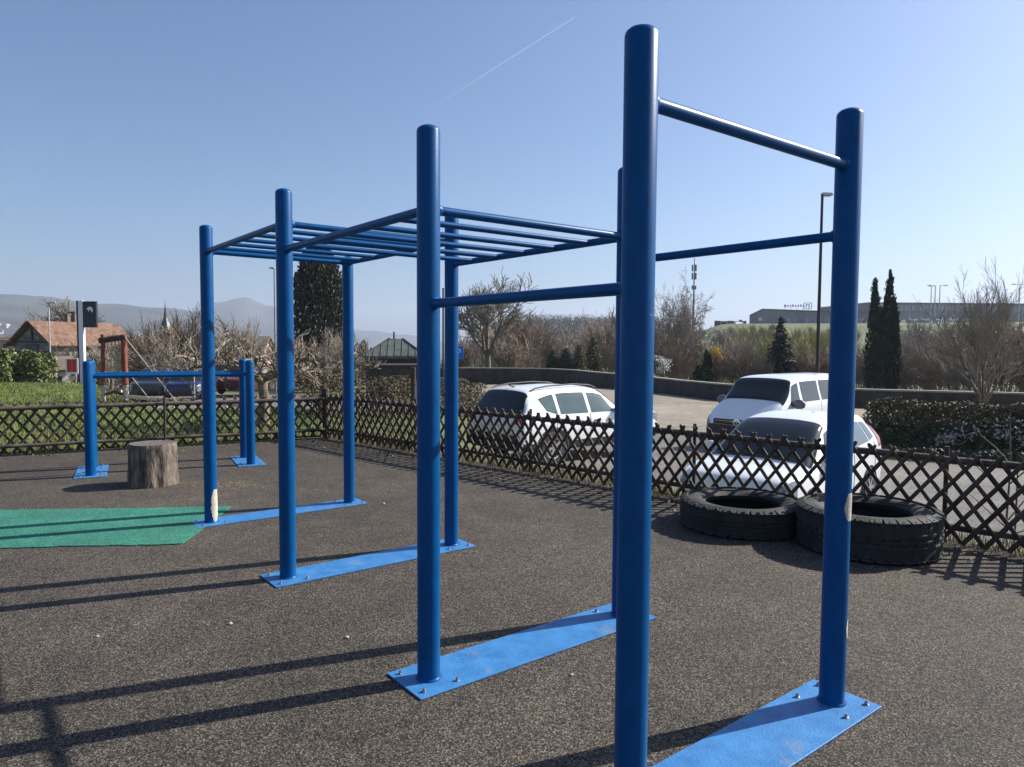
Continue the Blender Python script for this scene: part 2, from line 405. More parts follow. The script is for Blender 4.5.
rc = random.Random(3)
for p, q, w in (('P0', 'Q0', .30), ('P3', 'Q1', .30), ('P2', 'Q2', .29), ('P1', 'Q3', .27)):
    a = L3(p, 0) - E1 * .13; b = L3(q, 0) + E1 * .125
    mb = MB(); mb.box((a + b) / 2 + Vector((0, 0, .005)), ((b - a).length, w, .008), .6622)
    plate = mb.build('base_plate', M['blue_plate'], frame, bevel=.002)
    for n in (p, q):
        for sx, sy in ((.085, .105), (.085, -.105), (-.085, .105), (-.085, -.105)):
            c = L3(n, 0) + E1 * sx + E2 * sy; k = MB()
            k.tube([c + Vector((0, 0, .009)), c + Vector((0, 0, .0115))], .0125, 14)
            k.tube([c + Vector((0, 0, .0116)), c + Vector((0, 0, .021))], .0085, 6)
            k.tube([c + Vector((0, 0, .0212)), c + Vector((0, 0, .027))], .005, 8)
            k.build('bolt', M['bolt'], plate, smooth=30)
def bar(name, a, za, b, zb, r, n=20):
    mb = MB(); A_, B_ = L3(a, za), L3(b, zb); u_ = (B_ - A_).normalized(); mb.tube([A_, B_], r, n)
    for e_, g_ in ((A_, u_), (B_, -u_)): mb.tube([e_ + g_ * (PR - .006), e_ + g_ * (PR + .004), e_ + g_ * (PR + .011)], [r + .007, r + .006, r + .0003], n)
    return mb.build(name, M['blue'], frame, smooth=50)
bar('chin_up_bar', 'P0', 2.225, 'Q0', 2.225, .0225)
bar('side_bar', 'Q0', 1.95, 'Q1', 1.95, .0205)
bar('side_bar', 'P0', 1.672, 'P3', 1.672, .0205)
ZA, ZB = 2.078, 2.238
for a, b, z in (('P3', 'P2', ZA), ('Q1', 'Q2', ZA), ('P2', 'P1', ZB), ('Q2', 'Q3', ZB)): bar('ladder_rail', a, z, b, z, .021)
for a, b, z in (('P3', 'Q1', ZA), ('P2', 'Q2', ZB), ('P1', 'Q3', ZB)): bar('cross_bar', a, z, b, z, .0205)
for a, b, c, d, z in (('P3', 'P2', 'Q1', 'Q2', ZA), ('P2', 'P1', 'Q2', 'Q3', ZB)):
    for k in range(1, 6):
        t = k / 6; mb = MB()
        mb.tube([L3(a, z).lerp(L3(b, z), t), L3(c, z).lerp(L3(d, z), t)], .0155, 14); mb.build('rung', M['blue'], frame, smooth=50)

# parallel bars
PB = {'a': (-4.70, 7.86), 'b': (-3.205, 8.665), 'c': (-3.475, 9.165), 'd': (-4.97, 8.36)}
po = Vector((-4.1, 8.5, 0)); pbars = thing('parallel_bars', 'low blue parallel bars on four short posts by the back fence', 'parallel bars', po)
def Lp(k, z): return Vector((PB[k][0], PB[k][1], z)) - po
pang = atan2(.805, 1.495); ex = Vector((cos(pang), sin(pang), 0)); ey = Vector((-sin(pang), cos(pang), 0))
for k in PB:
    mb = MB(); mb.tube([Lp(k, .008), Lp(k, .6), Lp(k, 1.29)], .0515, 28, dome=True); mb.build('post', M['blue'], pbars, smooth=50)
for a, b in (('a', 'b'), ('d', 'c')):
    mb = MB(); mb.tube([Lp(a, 1.115), Lp(b, 1.115)], .0235, 16); mb.build('bar', M['blue'], pbars, smooth=50)
for a, b in (('a', 'd'), ('b', 'c')):
    c = (Lp(a, 0) + Lp(b, 0)) / 2; mb = MB(); mb.box(c + Vector((0, 0, .005)), (.32, .84, .008), pang)
    pl = mb.build('base_plate', M['blue_plate'], pbars, bevel=.002)
    for n in (a, b):
        for sx, sy in ((.1, .09), (.1, -.09), (-.1, .09), (-.1, -.09)):
            q = Lp(n, 0) + ex * sx + ey * sy; k = MB()
            k.tube([q + Vector((0, 0, .0095)), q + Vector((0, 0, .013))], .014, 12); k.tube([q + Vector((0, 0, .0132)), q + Vector((0, 0, .026))], .009, 6)
            k.build('bolt', M['bolt'], pl, smooth=30)

# green safety mat (flush), stump, tyres, pebbles
mb = MB(); mb.box((0, 0, 0), (1, 1, .008))
gm = [(-9.5, 5.62), (-4.518, 6.2), (-2.55, 6.40), (-2.44, 5.19), (-3.71, 5.06), (-9.2, 4.5)]
g2 = []; rj = random.Random(4)
for (xa, ya), (xb, yb) in zip(gm, gm[1:] + gm[:1]):
    k_ = int(sqrt((xb - xa) ** 2 + (yb - ya) ** 2) / .05)
    for i in range(k_): g2.append((xa + (xb - xa) * i / k_ + rj.gauss(0, .005), ya + (yb - ya) * i / k_ + rj.gauss(0, .005) + .02 * noise.noise(Vector((i * .12, xa, 0)))))
gm = g2; mb = MB(); n = len(gm); mb.add([(x, y, .001) for x, y in gm] + [(x, y, .008) for x, y in gm], [tuple(range(n, 2 * n))] + [(i, (i + 1) % n, n + (i + 1) % n, n + i) for i in range(n)])
worn(M['green_mat'], (.085, .085, .07), 3.2, .56, .2, .45)
o = mb.build('rubber_mat', M['green_mat']); tag(o, 'green rubber granulate mat set flat into the dark playground surface', 'mat')

def stump():
    t = thing('tree_stump', 'short upright log stump with split grey bark beside the green mat', 'stump', (-3.79, 7.44, 0), .4, None, .93)
    def j(a, z, i): return .014 * noise.noise(Vector((cos(a) * 2.3, sin(a) * 2.3, z * 1.2))) + .007 * noise.noise(Vector((cos(a) * 9, sin(a) * 9, z * 5))) + .006 * noise.noise(Vector((cos(a) * 24, sin(a) * 24, z * 9)))
    mb = MB(); mb.lathe([(.262, .001), (.26, .03), (.257, .06), (.255, .1), (.253, .14), (.252, .18), (.25, .22), (.249, .26), (.248, .3), (.248, .34), (.247, .38), (.247, .42), (.245, .45), (.236, .47)], 96, None, jit=j)
    mb.build('bark', M['bark_stump'], t, smooth=60)
    mb = MB(); mb.lathe([(.236, .47), (.2, .463), (.12, .463), (.05, .459), (.001, .461)], 96, None, jit=lambda a, z, i: j(a, z, i) * (1 if i == 0 else .5) if i < 4 else 0)
    mb.build('cut_top', M['stump_top'], t, smooth=60)
stump()

def tyre(label, loc, R, W, rz, rin, lug, seed):
    t = thing('tractor_tyre', label, 'tyre', loc, rz, 'old tractor tyres lying by the fence')
    z0 = .0; prof = [(rin, .035), (rin + .03, .012), (R * .78, .0), (R * .93, .016), (R - .022, .05), (R - .014, W * .5), (R - .022, W - .05), (R * .93, W - .016), (R * .78, W), (rin + .03, W - .014), (rin, W - .04), (rin + .015, W - .075), (R * .82, W - .06), (R * .88, W * .5), (R * .82, .06), (rin + .015, .07)]
    mb = MB(); mb.lathe(prof, 72, None, closed=True); mb.build('carcass', M['tyre_dust'], t, smooth=40)
    mb = MB(); r2 = random.Random(seed)
    for k in range(lug):
        a = 2 * pi * k / lug
        for s in (0, 1):
            ang = a + (pi / lug) * s + r2.uniform(-.006, .006); zc = W * (.27 if s == 0 else .73); tilt = .42 * (1 if s else -1)
            T = Matrix.Rotation(ang, 4, 'Z') @ Matrix.Translation((R - .0145, 0, zc)) @ Matrix.Rotation(tilt, 4, 'X')
            mb.box((0, 0, 0), (.024, 2 * pi * R / lug * .92, W * .44), 0, T)
            zs = W - .012 if s else .012
            T = Matrix.Rotation(ang + .02, 4, 'Z') @ Matrix.Translation((R * .945, 0, zs)) @ Matrix.Rotation(.35 * (1 if s else -1), 4, 'Y')
            mb.box((0, 0, 0), (.065, 2 * pi * R / lug * .86, .016), 0, T)
    for q in (.36, .5, .64):
        mb.lathe([(R - .02, W * q - .012), (R + .004, W * q - .010), (R + .004, W * q + .010), (R - .02, W * q + .012)], 72)
    mb.build('tread', M['tyre'], t, bevel=.004)
tyre('lower worn tractor tyre lying flat, left of the two by the fence', (1.93, 5.86, .002), .505, .225, .3, .30, 30, 1)
tyre('thicker tractor tyre lying flat, right of the two beside the blue post', (2.665, 5.25, .002), .492, .31, 1.1, .30, 34, 2)

for px, py, s, lab in ((226, 627, .012, 'small white pebble lying left of the second blue post'), (345, 641, .011, 'tiny white pebble between the long base plates'), (90, 640, .009, 'tiny pale pebble on the open dark surface at the left'), (383, 504, .014, 'small pale pebble behind the second base plate'), (575, 680, .009, 'tiny pale chip just left of the nearest blue post')):
    D = 1.5 * FOC / (py - yh(px)) * .99; mb = MB(); mb.lathe([(.001, s * .9), (s * .6, s * .8), (s, s * .35), (s * .8, 0)], 9, None, jit=lambda a, z, i: .25 * s * sin(2 * a + i))
    o = mb.build('pebble', M['pebble'], smooth=60); o.location = (X(px, D), D, .001); tag(o, lab, 'pebble', 'pebbles on the playground')

rs_ = random.Random(12); mb = MB()
for i in range(1500):
    x, y = -3.03 + rs_.gauss(0, .30), 7.42 + rs_.gauss(0, .13); q = rs_.uniform(.004, .010); a = rs_.uniform(0, 6.28)
    mb.add([(x + q * cos(a + k * 2.1), y + q * sin(a + k * 2.1), .003 + q * .25 * (k == 1)) for k in range(3)], [(0, 1, 2)])
tag(mb.build('sand', M['gravel']), 'thin scatter of pale sand on the dark surface near the stump', 'sand', kind='stuff')

# ------------------------------------------------------------------ lattice fences
def fence(label, A, d, length, panel, npan, seed, zoff=0):
    rz = atan2(d.y, d.x); t = thing('lattice_fence', label, 'fence', (A.x, A.y, 0), rz, 'wooden lattice fences round the playground')
    r3 = random.Random(seed); H0, H1 = .03, (.72 if seed == 2 else .70); tan = 1.33; S = .142; run = (H1 - H0) / tan
    for p in range(npan):
        mb = MB(); x0 = p * panel; x1 = (p + 1) * panel
        for lay, sg in ((0, 1), (1, -1)):
            k = -int(run / S) - 1
            while x0 + k * S < x1 + run:
                xa = x0 + k * S + lay * (2 * (H1 - .04 - H0) / tan % S) + r3.uniform(-.006, .006); xb = xa + run * sg; za, zb = H0 + r3.uniform(-.008, .008), H1 + r3.uniform(-.014, .01)
                u0, u1 = 0., 1.
                lo, hi = (x0 - xa) / (xb - xa), (x1 - xa) / (xb - xa)
                if lo > hi: lo, hi = hi, lo
                u0, u1 = max(0, lo), min(1, hi); k += 1
                if u1 - u0 < .02: continue
                y = -.018 if lay == 0 else .014; w = r3.uniform(.0152, .019)
                pa = Vector((xa + (xb - xa) * u0, y, za + (zb - za) * u0)); pb = Vector((xa + (xb - xa) * u1, y, za + (zb - za) * u1))
                mb.tube([pa, pb - (pb - pa).normalized() * (.02 if u1 == 1 else 0), pb] if u1 == 1 else [pa, pb], [w, w, w * .45] if u1 == 1 else w, 6)
        mb.build('lattice_panel', M['fence_wood'], t, smooth=40)
        for z, rr_ in ((.135, .025), (H1 - .075, .028)):
            mb = MB(); n = 5; mb.tube([(x0 + (x1 - x0) * i / n, .046, z + r3.uniform(-.006, .006)) for i in range(n + 1)], rr_, 8); mb.build('rail', M['rail_wood'], t, smooth=50)
    for p in range(npan + 1):
        mb = MB(); x = p * panel
        if p == 0 and seed == 2: mb.tube([(x, .02, 0), (x, .02, .4), (x, .02, .80)], .055, 12, dome=True); mb.build('corner_post', M['fence_wood'], t, smooth=50)
        else: mb.tube([(x, .095, -.02), (x, .095, .4), (x, .095, H1 + .02)], .017, 8); mb.build('post', M['iron'], t, smooth=50)
fence('dark wooden lattice fence along the lawn at the back left', FC, FL, 9.2, 2.272, 4, 1)
fence('dark wooden lattice fence running along the parked cars to the right', FC, FD, 14.3, 2.13, 7, 2)

# ------------------------------------------------------------------ vegetation tools
def jit(r): return Vector((RND.gauss(0, 1), RND.gauss(0, 1), RND.gauss(0, 1))) * r

def branch(bufs, p, d, L, r, depth, lev=0, spread=.7, up=.12, wob=.18, ratio=.62, kids=4, rmin=.006, nseg=4):
    p = Vector(p); d = Vector(d).normalized(); pts = [p.copy()]; dirs = [d.copy()]
    for i in range(nseg):
        d = (d + jit(wob) + Vector((0, 0, up))).normalized(); p = p + d * L / nseg; pts.append(p.copy()); dirs.append(d.copy())
    tip = max(rmin, r * .5); rads = [max(rmin, r + (tip - r) * i / nseg) for i in range(nseg + 1)]
    bufs[min(lev, len(bufs) - 1)].tube(pts, rads, 8 if r > .06 else 5 if r > .02 else 3, cap=False)
    if depth <= 0: return
    for k in range(kids):
        t = .3 + .7 * (k + RND.random()) / kids; i = min(nseg - 1, int(t * nseg)); f = t * nseg - i
        q = pts[i].lerp(pts[i + 1], f); a = dirs[i].orthogonal().normalized(); a.rotate(Matrix.Rotation(RND.uniform(0, 2 * pi), 3, dirs[i]))
        nd = (dirs[i] + a * RND.uniform(.6, 1.3) * spread).normalized()
        branch(bufs, q, nd, L * ratio * RND.uniform(.7, 1.2), max(rmin, rads[i] * .62), depth - 1, lev + 1, spread, up, wob, ratio, kids, rmin, max(2, nseg - 1))

def fit(bufs, H, W=None):
    P_ = [p for b in bufs for p in b.v]; zs = sorted(p[2] for p in P_); h = zs[int(len(zs) * .985)]
    rs_ = sorted(sqrt(p[0] ** 2 + p[1] ** 2) for p in P_); r = rs_[int(len(rs_) * .94)]
    kz = H / h; kx = (W / 2) / r if W else kz
    for b in bufs: b.v = [(p[0] * kx, p[1] * kx, p[2] * kz) for p in b.v]

def bare_tree(name, label, loc, H, trunk_h, r, seed, twig, bark='bark', spread=.75, up=.1, kids=5, depth=4, limbs=5, rmin=.012, group=None, wob=.2, ratio=.6, lean=.55, width=None):
    global RND; RND = random.Random(seed)
    t = thing(name, label, 'tree', loc, 0, group); tr = MB(); cr = MB()
    top = Vector((RND.uniform(-.1, .1) * trunk_h, RND.uniform(-.1, .1) * trunk_h, trunk_h))
    tr.tube([(0, 0, -.15), (r * .1, 0, trunk_h * .3), tuple(top * .7), tuple(top)], [r * 1.3, r * 1.02, r * .9, r * .75], 9, cap=False)
    for k in range(limbs):
        a = 2 * pi * (k + RND.random() * .6) / limbs; s = RND.uniform(.5, 1.1) * lean if k else .1
        branch([tr, cr], top * RND.uniform(.75, 1) if k else top, (cos(a) * s, sin(a) * s, 1 if lean < 1 else .8), (H - trunk_h) * RND.uniform(.42, .58), r * .55, depth - 1, 0, spread, up, wob, ratio, kids, rmin)
    fit([tr, cr], H, width)
    tr.build('trunk', M[bark], t, smooth=60); cr.build('crown', M[twig], t)
    return t

def bare_shrub(name, label, loc, H, W, seed, twig, stems=16, depth=2, kids=6, rmin=.012, group=None, up=.1, cat='shrub', spread=.55):
    global RND; RND = random.Random(seed)
    t = thing(name, label, cat, loc, 0, group); a_ = MB(); b_ = MB()
    for k in range(stems):
        a = RND.uniform(0, 2 * pi); s = RND.random() ** .7 * W / H
        branch([a_, b_], (cos(a) * s * .15 * H, sin(a) * s * .15 * H, -.1), (cos(a) * s, sin(a) * s, 1), H * RND.uniform(.65, 1), max(rmin, .022 * H / 3), depth, 0, spread, up, .13, .42, kids, rmin)
    fit([a_, b_], H, W)
    a_.build('stems', M[twig], t); b_.build('twigs', M[twig], t)
    return t

def conifer(name, label, loc, H, W, seed, mat, group=None, droop=.25, dens=1., base=.06, pw=.85):
    r = random.Random(seed); t = thing(name, label, 'tree', loc, 0, group)
    tr = MB(); tr.tube([(0, 0, -.1), (0, 0, H * .5), (0, 0, H * .97)], [.028 * H, .018 * H, .004 * H], 7); tr.build('trunk', M['bark'], t, smooth=60)
    cr = MB(); z = base * H
    while z < H * .985:
        f = 1 - z / H; Lb = W * .5 * f ** pw * r.uniform(.75, 1.12) + .05; nb = int(6 + 5 * f)
        for k in range(nb):
            a = r.uniform(0, 2 * pi); L = Lb * r.uniform(.6, 1.15); n = max(3, int(9 * L / (W * .5) * dens + 3))
            for i in range(n):
                u = (i + r.random()) / n; zz = z + L * (.25 * u - droop * u * u * 1.6) + r.gauss(0, .015 * H * .5)
                d = Vector((cos(a) * .9 + r.gauss(0, .45), sin(a) * .9 + r.gauss(0, .45), -.25 + r.gauss(0, .3)))
                cr.leaf((cos(a) * L * u + r.gauss(0, .05), sin(a) * L * u + r.gauss(0, .05), zz), .062 * H * (.55 + .5 * f), r, .42, d)
        z += H * .021 / dens
    cr.build('crown', M[mat], t); return t

def column_tree(name, label, loc, H, W, seed, mat, n, size, tips, group=None, top=.9):
    r = random.Random(seed); t = thing(name, label, 'tree', loc, 0, group)
    tr = MB(); tr.tube([(0, 0, -.1), (0, 0, H * .25), (0, 0, H * .45)], [.03 * H, .02 * H, .006 * H], 7); tr.build('trunk', M['bark'], t, smooth=60)
    cr = MB()
    for i in range(n):
        tx, ty, th, tw = r.choice(tips); z = r.random() ** .8 * th; f = z / th
        prof = (min(1, .62 + f * 1.6) if f < .25 else 1) * (1 - max(0, (f - .25) / .75) ** top) ** .8
        a = r.uniform(0, 2 * pi); q = r.random() ** .38; rad = tw * prof * q * (1 + .36 * noise.noise(Vector((cos(a) * 2.2 + seed, sin(a) * 2.2, z * 1.9))) + .22 * noise.noise(Vector((cos(a) * 5 + seed, sin(a) * 5, z * 4.5))))
        cr.leaf((tx + cos(a) * rad, ty + sin(a) * rad, z), size, r, .4, Vector((cos(a) * .35 + r.gauss(0, .3), sin(a) * .35 + r.gauss(0, .3), 1)))
    for i in range(int(n / 55)):
        tx, ty, th, tw = r.choice(tips); z = r.uniform(.12, .97) * th; f = z / th
        prof = (1 - max(0, (f - .25) / .75) ** top) ** .8; a = r.uniform(0, 2 * pi); rad = tw * prof * r.uniform(.85, 1.12)
        for k in range(12): cr.leaf((tx + cos(a) * rad + r.gauss(0, size * .28), ty + sin(a) * rad + r.gauss(0, size * .28), z + r.gauss(0, size * .55)), size, r, .35, Vector((cos(a) * .5 + r.gauss(0, .25), sin(a) * .5 + r.gauss(0, .25), 1)))
    cr.build('crown', M[mat], t); return t

def hedge(name, label, pts, H, W, n, size, mat, seed, cat='hedge', core=.62, z0=None, rough=.12):
    r = random.Random(seed); c = Vector((sum(p[0] for p in pts) / len(pts), sum(p[1] for p in pts) / len(pts)))
    zb = ter(c.x, c.y) if z0 is None else z0
    t = thing(name, label, cat, (c.x, c.y, zb - .02)); lv = MB(); st = MB()
    segs = [(Vector(a) - c, Vector(b) - c) for a, b in zip(pts, pts[1:])]; tot = sum((b - a).length for a, b in segs)
    for a, b in segs:
        d = b - a; L = d.length; nn = Vector((-d.y, d.x)) / L
        for i in range(int(n * L / tot)):
            u = r.random(); h = r.random() ** .7; s = r.uniform(-1, 1); s = (abs(s) ** .55) * (1 if s > 0 else -1)
            nz = noise.noise(Vector((u * L * 1.3 + seed, s, h * 2)))
            hh = H * (1 + rough * noise.noise(Vector((u * L * .9, seed, 0))) * 2)
            p = a + d * u + nn * s * W / 2 * (1 + .25 * nz) * (1 - .25 * h ** 3); zt = ter(p.x + c.x, p.y + c.y) - zb
            lv.leaf((p.x, p.y, .02 + h * hh + zt), size, r)
        k = 0.
        while k < L:
            p = a + d * (k / L) + nn * r.uniform(-.3, .3) * W; zt = ter(p.x + c.x, p.y + c.y) - zb
            st.tube([(p.x, p.y, zt - .05), (p.x + r.gauss(0, .06), p.y + r.gauss(0, .06), zt + H * .6), (p.x + r.gauss(0, .12), p.y + r.gauss(0, .12), zt + H * .95)], [.018, .012, .005], 4, cap=False); k += .16
    st.build('stems', M['bark'], t); lv.build('foliage', M[mat], t); return t

# ------------------------------------------------------------------ vehicles
def cr4(a, b, c, d, t):
    return tuple(.5 * (2 * q + (r - p) * t + (2 * p - 5 * q + 4 * r - s) * t * t + (3 * q - p - 3 * r + s) * t ** 3) for p, q, r, s in zip(a, b, c, d))
def spline(P_, s):
    n = len(P_) - 1; i = max(0, min(n - 1, int(math.floor(s)))); t = s - i
    return cr4(P_[max(0, i - 1)], P_[i], P_[i + 1], P_[min(n, i + 2)], t)

class Body:
    def __init__(s, st): s.st = st; s.n = len(st) - 1
    def S(s, a, v):
        x, zb, hw, zbelt, zt, ht = spline(s.st, a); rc = min(.12, (zt - zbelt) * .45)
        sec = [(0, zb), (hw * .8, zb), (hw * .96, zb + .05), (hw, zb + .45 * (zbelt - zb)), (hw * .985, zbelt - .02), (ht + (hw * .97 - ht) * .52, zbelt + (zt - zbelt) * .45), (ht, zt - rc), (ht * .86, zt - rc * .32), (ht * .45, zt - .006), (0, zt)]
        y, z = spline(sec, v); return Vector((x, max(0, y), z))
    def nrm(s, a, v):
        e = .03; da = s.S(min(s.n, a + e), v) - s.S(max(0, a - e), v); dv = s.S(a, min(9, v + e)) - s.S(a, max(0, v - e))
        n = da.cross(dv); n.normalize()
        c = Vector((s.st[-1][0] / 2, 0, .75))
        return n if n.dot(s.S(a, v) - c) > 0 else -n
    def shell(s, mb, na=5, nv=4):
        A = [i / na for i in range(s.n * na + 1)]; Vv = [i / nv for i in range(9 * nv + 1)]
        rows = []
        for a in A:
            h = [s.S(a, v) for v in Vv]; rows.append(h + [Vector((p.x, -p.y, p.z)) for p in reversed(h[1:-1])])
        m = len(rows[0]); mb.add([p for r in rows for p in r], [(i * m + k, i * m + (k + 1) % m, (i + 1) * m + (k + 1) % m, (i + 1) * m + k) for i in range(len(rows) - 1) for k in range(m)] + [tuple(range(m))[::-1], tuple((len(rows) - 1) * m + k for k in range(m))])
    def patch(s, mb, c, side, off=.006, nu=9, nw=7, rnd=.0):
        V = []
        for i in range(nu):
            for j in range(nw):
                u, w = i / (nu - 1), j / (nw - 1)
                a = (c[0][0] * (1 - u) + c[1][0] * u) * (1 - w) + (c[3][0] * (1 - u) + c[2][0] * u) * w
                v = (c[0][1] * (1 - u) + c[1][1] * u) * (1 - w) + (c[3][1] * (1 - u) + c[2][1] * u) * w
                p = s.S(a, v) + s.nrm(a, v) * off; V.append((p.x, p.y * side, p.z))
        mb.add(V, [(i * nw + j, i * nw + j + 1, (i + 1) * nw + j + 1, (i + 1) * nw + j) for i in range(nu - 1) for j in range(nw - 1)])
    def across(s, mb, a0, a1, v0, off=.006, nu=9, nw=12, v0b=None):
        V = []; v0b = v0 if v0b is None else v0b
        for i in range(nu):
            a = a0 + (a1 - a0) * i / (nu - 1); vv = v0 + (v0b - v0) * i / (nu - 1)
            for j in range(-nw, nw + 1):
                v = 9 - (9 - vv) * abs(j) / nw; p = s.S(a, v) + s.nrm(a, v) * off; V.append((p.x, p.y * (1 if j >= 0 else -1), p.z))
        m = 2 * nw + 1
        mb.add(V, [(i * m + j, i * m + j + 1, (i + 1) * m + j + 1, (i + 1) * m + j) for i in range(nu - 1) for j in range(m - 1)])

def wheel(parent, x, y, r, w, spokes=5, arch=None, archw=.05, name='wheel', z=None):
    sd = 1 if y > 0 else -1; T = Matrix.Translation((x, y + sd * .014, r)) @ Matrix.Rotation(-sd * pi / 2, 4, 'X')
    mb = MB(); mb.lathe([(r * .64, -w), (r * .9, -w), (r, -w * .8), (r, -.03), (r * .95, .0), (r * .66, .004), (r * .64, -.02)], 36, T); ty = mb.build('wheel', M['tyre'], parent, smooth=40)
    mb = MB(); mb.lathe([(.001, -.06), (r * .63, -.06)], 24, T); mb.build('hub', M['black_plastic'], ty)
    mb = MB(); mb.lathe([(r * .65, -.03), (r * .64, .002), (r * .58, -.004), (r * .57, -.04)], 36, T)
    for k in range(spokes):
        a = 2 * pi * k / spokes; Q = T @ Matrix.Rotation(a, 4, 'Z'); mb.box((0, 0, 0), (r * .62, r * .16, .03), 0, Q @ Matrix.Translation((r * .3, 0, -.018)))
    mb.lathe([(.001, .0), (r * .14, -.004), (r * .16, -.03)], 16, T); mb.build('rim', M['rim'], ty, smooth=40)
    if arch:
        mb = MB(); T2 = Matrix.Translation((x, y - sd * .005, r)) @ Matrix.Rotation(-sd * pi / 2, 4, 'X')
        mb.lathe([(.001, .004), (r + .06, .004)], 40, T2); mb.lathe([(r + .045, -.02), (r + .05, .012), (r + .05 + archw, .012), (r + .055 + archw, -.06)], 40, T2)
        mb.build('wheel_arch', M['black_plastic'], parent, smooth=40)

def emblem_ring(mb, T, R_, vw=True):
    mb.lathe([(R_ * .84, 0), (R_ * .84, .012), (R_, .012), (R_, 0)], 32, T)
    if vw:
        for pts in (((-.42, .72), (0, .08)), ((.42, .72), (0, .08)), ((-.78, .25), (-.36, -.75)), ((-.36, -.75), (0, .0)), ((0, .0), (.36, -.75)), ((.36, -.75), (.78, .25))):
            a = T @ Vector((pts[0][0] * R_, pts[0][1] * R_, .006)); b = T @ Vector((pts[1][0] * R_, pts[1][1] * R_, .006)); mb.tube([a, b], R_ * .075, 6)

def car_base(name, label, cat, nose, back, zg, paint, st, group=None):
    b = Vector(back).normalized(); rz = atan2(b.y, b.x)
    t = thing(name, label, cat, (nose[0], nose[1], zg), rz, group); B = Body(st)
    mb = MB(); B.shell(mb); mb.build('body', M[paint], t, smooth=50); return t, B
def win(B, t, polys, mat='glass', name='side_window', frame=True):
    for c in polys:
        for s in (1, -1):
            mb = MB(); B.patch(mb, c, s, .007); mb.build(name, M[mat], t, smooth=60)
def mirror(t, x, y, z, paint, s=1.):
    for sd in (1, -1):
        mb = MB(); mb.tube([(x + .05, sd * (y - .12), z - .03), (x, sd * (y + .02), z)], .022 * s, 6)
        T = Matrix.Translation((x, sd * (y + .10 * s), z + .03 * s)) @ Matrix.Diagonal((.07 * s, .13 * s, .095 * s, 1))
        mb.lathe([(.001, -1)] + [(cos(k * pi / 12), sin(k * pi / 12)) for k in range(-5, 6)] + [(.001, 1)], 16, T); m_ = mb.build('wing_mirror', M[paint], t, smooth=60)
        mb = MB(); T = Matrix.Translation((x + .058 * s, sd * (y + .10 * s), z + .03 * s)); mb.box((0, 0, 0), (.03, .19 * s, .13 * s), 0, T); mb.build('mirror_glass', M['glass'], m_, bevel=.01)
def lamp_patch(B, t, name, mat, c, off=.009):
    for s in (1, -1):
        mb = MB(); B.patch(mb, c, s, off, 8, 6); mb.build(name, M[mat], t, smooth=60)
def wipers(B, t, a0, a1):
    for s0, s1 in ((8.75, 6.9), (7.6, -8.9)):
        mb = MB(); pts = []
        for i in range(9):
            k = i / 8; a = a0 + (a1 - a0) * (.05 + .07 * k)
            u = (9 - s0) * (1 if s0 > 8 else -1); e = (9 - abs(s1)) * (1 if s1 > 0 else -1); q = u + (e - u) * k if s1 > 0 else -(9 - s0) + ((9 - s0) + .2) * k
            p = B.S(a, 9 - abs(q)) + B.nrm(a, 9 - abs(q)) * .018; pts.append((p.x, p.y * (1 if q >= 0 else -1), p.z))
        mb.tube(pts, .009, 5); mb.build('wiper', M['black_plastic'], t)
def seam(B, t, a, v0, v1):
    mb = MB()
    for s in (1, -1):
        pts = []
        for i in range(12):
            p = B.S(a, v0 + (v1 - v0) * i / 11) + B.nrm(a, v0 + (v1 - v0) * i / 11) * .001; pts.append((p.x, p.y * s, p.z))
        mb.tube(pts, .005, 4)
    mb.build('door_seam', M['black_plastic'], t)
def handle(B, t, a):
    for s in (1, -1):
        p = B.S(a, 4) * 1; mb = MB(); mb.box((p.x, s * (p.y + .012), p.z - .09), (.16, .03, .03)); mb.build('door_handle', M['black_plastic'], t, bevel=.008)

